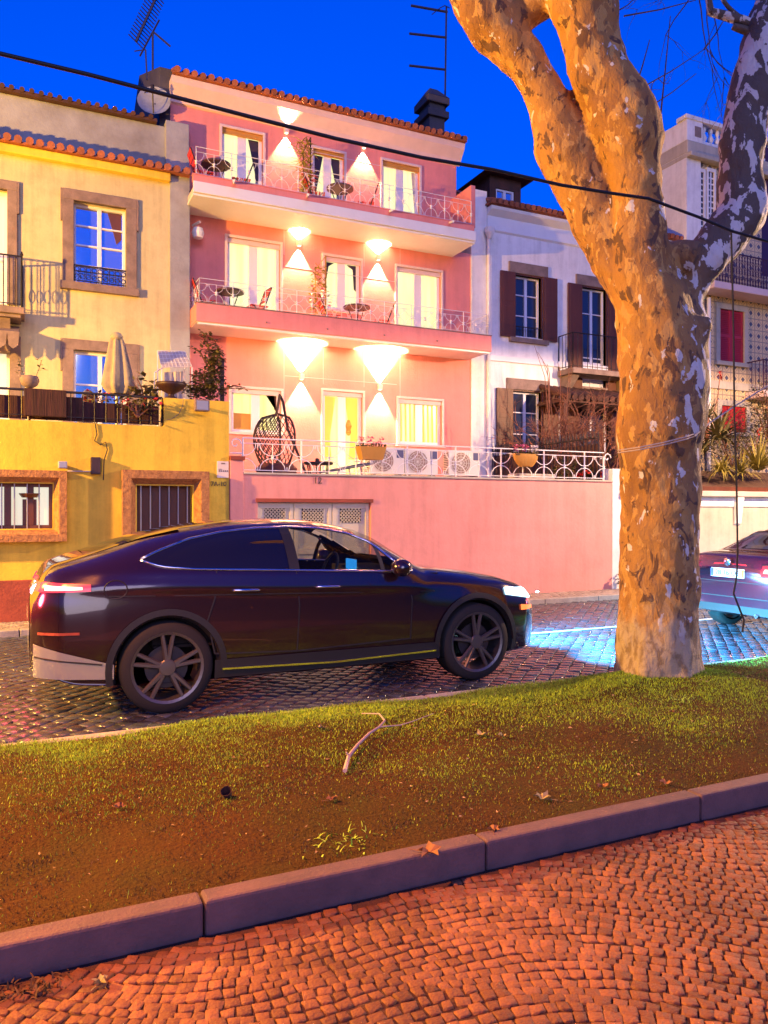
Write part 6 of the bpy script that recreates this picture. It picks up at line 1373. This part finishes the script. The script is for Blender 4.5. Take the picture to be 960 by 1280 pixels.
for sg in (-1, 1):
    s = MB(); H2.endp(s, sg * .50, sg * .765, .80, .93, .012); H2.side(s, .03, .22, lambda q: .80, lambda q: .93, .012, 8, 3, sg); tl = bld(s, 'tail_lamp', 'tail', c2, True)
    s = MB(); H2.endp(s, sg * .54, sg * .70, .84, .885, .017, 10, 2); bld(s, 'lamp_core', 'tailcore', tl)
    s = MB(); H2.endp(s, sg * .485, sg * .775, .925, .94, .014, 12, 1); H2.endp(s, sg * .485, sg * .775, .79, .803, .014, 12, 1); bld(s, 'lamp_bezel', 'clad', tl)
    s = MB(); H2.side(s, .95, 2.95, lambda q: 1.05, lambda q: min(H2.top(q) - .055, 1.36), .005, 30, 4, sg); bld(s, 'side_window', 'cglass', c2)
    for x in (.85, 3.45):
        s = MB(); s.grid(lambda u, v: (x + math.cos(u * math.pi) * .37, sg * (.86 - v * .45), .32 + math.sin(u * math.pi) * .37), 18, 2); bld(s, 'wheel_well', 'void', c2); wheel(c2, x, sg * .75, sg, .32, .21)
    glow(c2, (-.12, sg * .62, .86), 20 * EK, (1, .04, .10))
s = MB(); s.grid(lambda u, v: (lambda q, y: (q, y, H2.top(q) - .02 * (abs(y) / .55) ** 2 + .006))(.60 + .62 * u, (v * 2 - 1) * .52), 10, 8); bld(s, 'rear_window', 'cglass', c2, True)
s = MB(); H2.endp(s, -.262, .262, .755, .868, .016); p_ = bld(s, 'number_plate', 'plate', c2)
s = MB(); H2.endp(s, .215, .258, .76, .863, .019); bld(s, 'blue_band', 'plateb', p_); s = MB(); H2.endp(s, -.258, -.215, .76, .863, .019); bld(s, 'yellow_band', 'platey', p_)
me = text_mesh('28-16-QE', .095, .002); me.materials.clear(); me.materials.append(M['ink']); o = bpy.data.objects.new('plate_letters', me); col.objects.link(o); o.parent = p_; o.location = (-.022, 0, .81); o.rotation_euler = (R(90), 0, R(-90))
s = MB(); s.lathe([(.055, -.012), (.05, -.02), (.0, -.022)], (0, 0, 0), 20, 'y'); q = MB(); xr_ = H2.s_end(0, .955); q.add([(xr_ + y, x, .955 + z) for x, y, z in s.v], s.f); bld(q, 'round_badge', 'chrome', c2, True)
s = MB(); H2.endp(s, -.78, .78, .50, .512, .006, 20, 1); bld(s, 'bumper_seam', 'clad', c2); s = MB(); H2.endp(s, -.78, .78, .695, .706, .006, 20, 1); bld(s, 'boot_lid_seam', 'clad', c2)
s = MB(); H2.endp(s, -.76, .76, .30, .40, .010, 20, 2); bld(s, 'bumper_apron', 'clad', c2)
s = MB(); s.tube([(-.04, -.45, .30), (.2, -.45, .30)], .03, 8); bld(s, 'exhaust_pipe', 'chrome', c2)
c2.location = (8.28, 7.14, 0)

# ------------------------------------------------------------------ street lamps beyond the picture edges
M['sodium'] = mat('sodium_lamp_glass', (.9, .6, .3), .3, emit=(1, .48, .12), estr=12)
def street_lamp(label, x, y, z, dx, dy, e, c, cone=None):
    t = thing('street_lamp', label, 'street lamp', (x, y, 0), 'street lamps'); s = MB(); s.lathe([(.14, 0), (.14, .5), (.08, .6), (.06, z + .3), (.05, z + .32)], (x, y, 0), 14); s.build('pole', 'iron', t)
    s = MB(); s.tube([(x, y, z + .1), (x + dx * .5, y + dy * .5, z + .42), (x + dx, y + dy, z + .32)], .035, 8); s.build('arm', 'iron', t)
    s = MB(); s.lathe([(.05, .30), (.26, .16), (.28, .12)], (x + dx, y + dy, z), 16); s.build('hood', 'iron', t)
    s = MB(); s.lathe([(.20, .11), (.21, .05), (.14, -.02), (.02, -.04)], (x + dx, y + dy, z), 16); s.build('lamp_glass', 'sodium', t, smooth=True)
    if cone: return spot(t, (dx, dy, z - .14), (0, 0, 0), e, c, cone[0], cone[1], .12)
    return glow(t, (dx, dy, z - .22), e, c, .12)
street_lamp('sodium street lamp at the far pavement beyond the left picture edge', -7.6, 11.25, 5.1, .1, -1.45, 15000 * EK, (1, .50, .07))
street_lamp('low sodium lamp on the grass strip beyond the left picture edge', -2.3, 4.2, 4.7, .4, -.5, 2600 * EK, (1, .30, .04), (128, .5))
street_lamp('pale street lamp at the road edge beyond the right picture edge', 15.5, 4.9, 6.2, -.5, 2.2, 7600 * EK, (1, .60, .32), (179, .08))
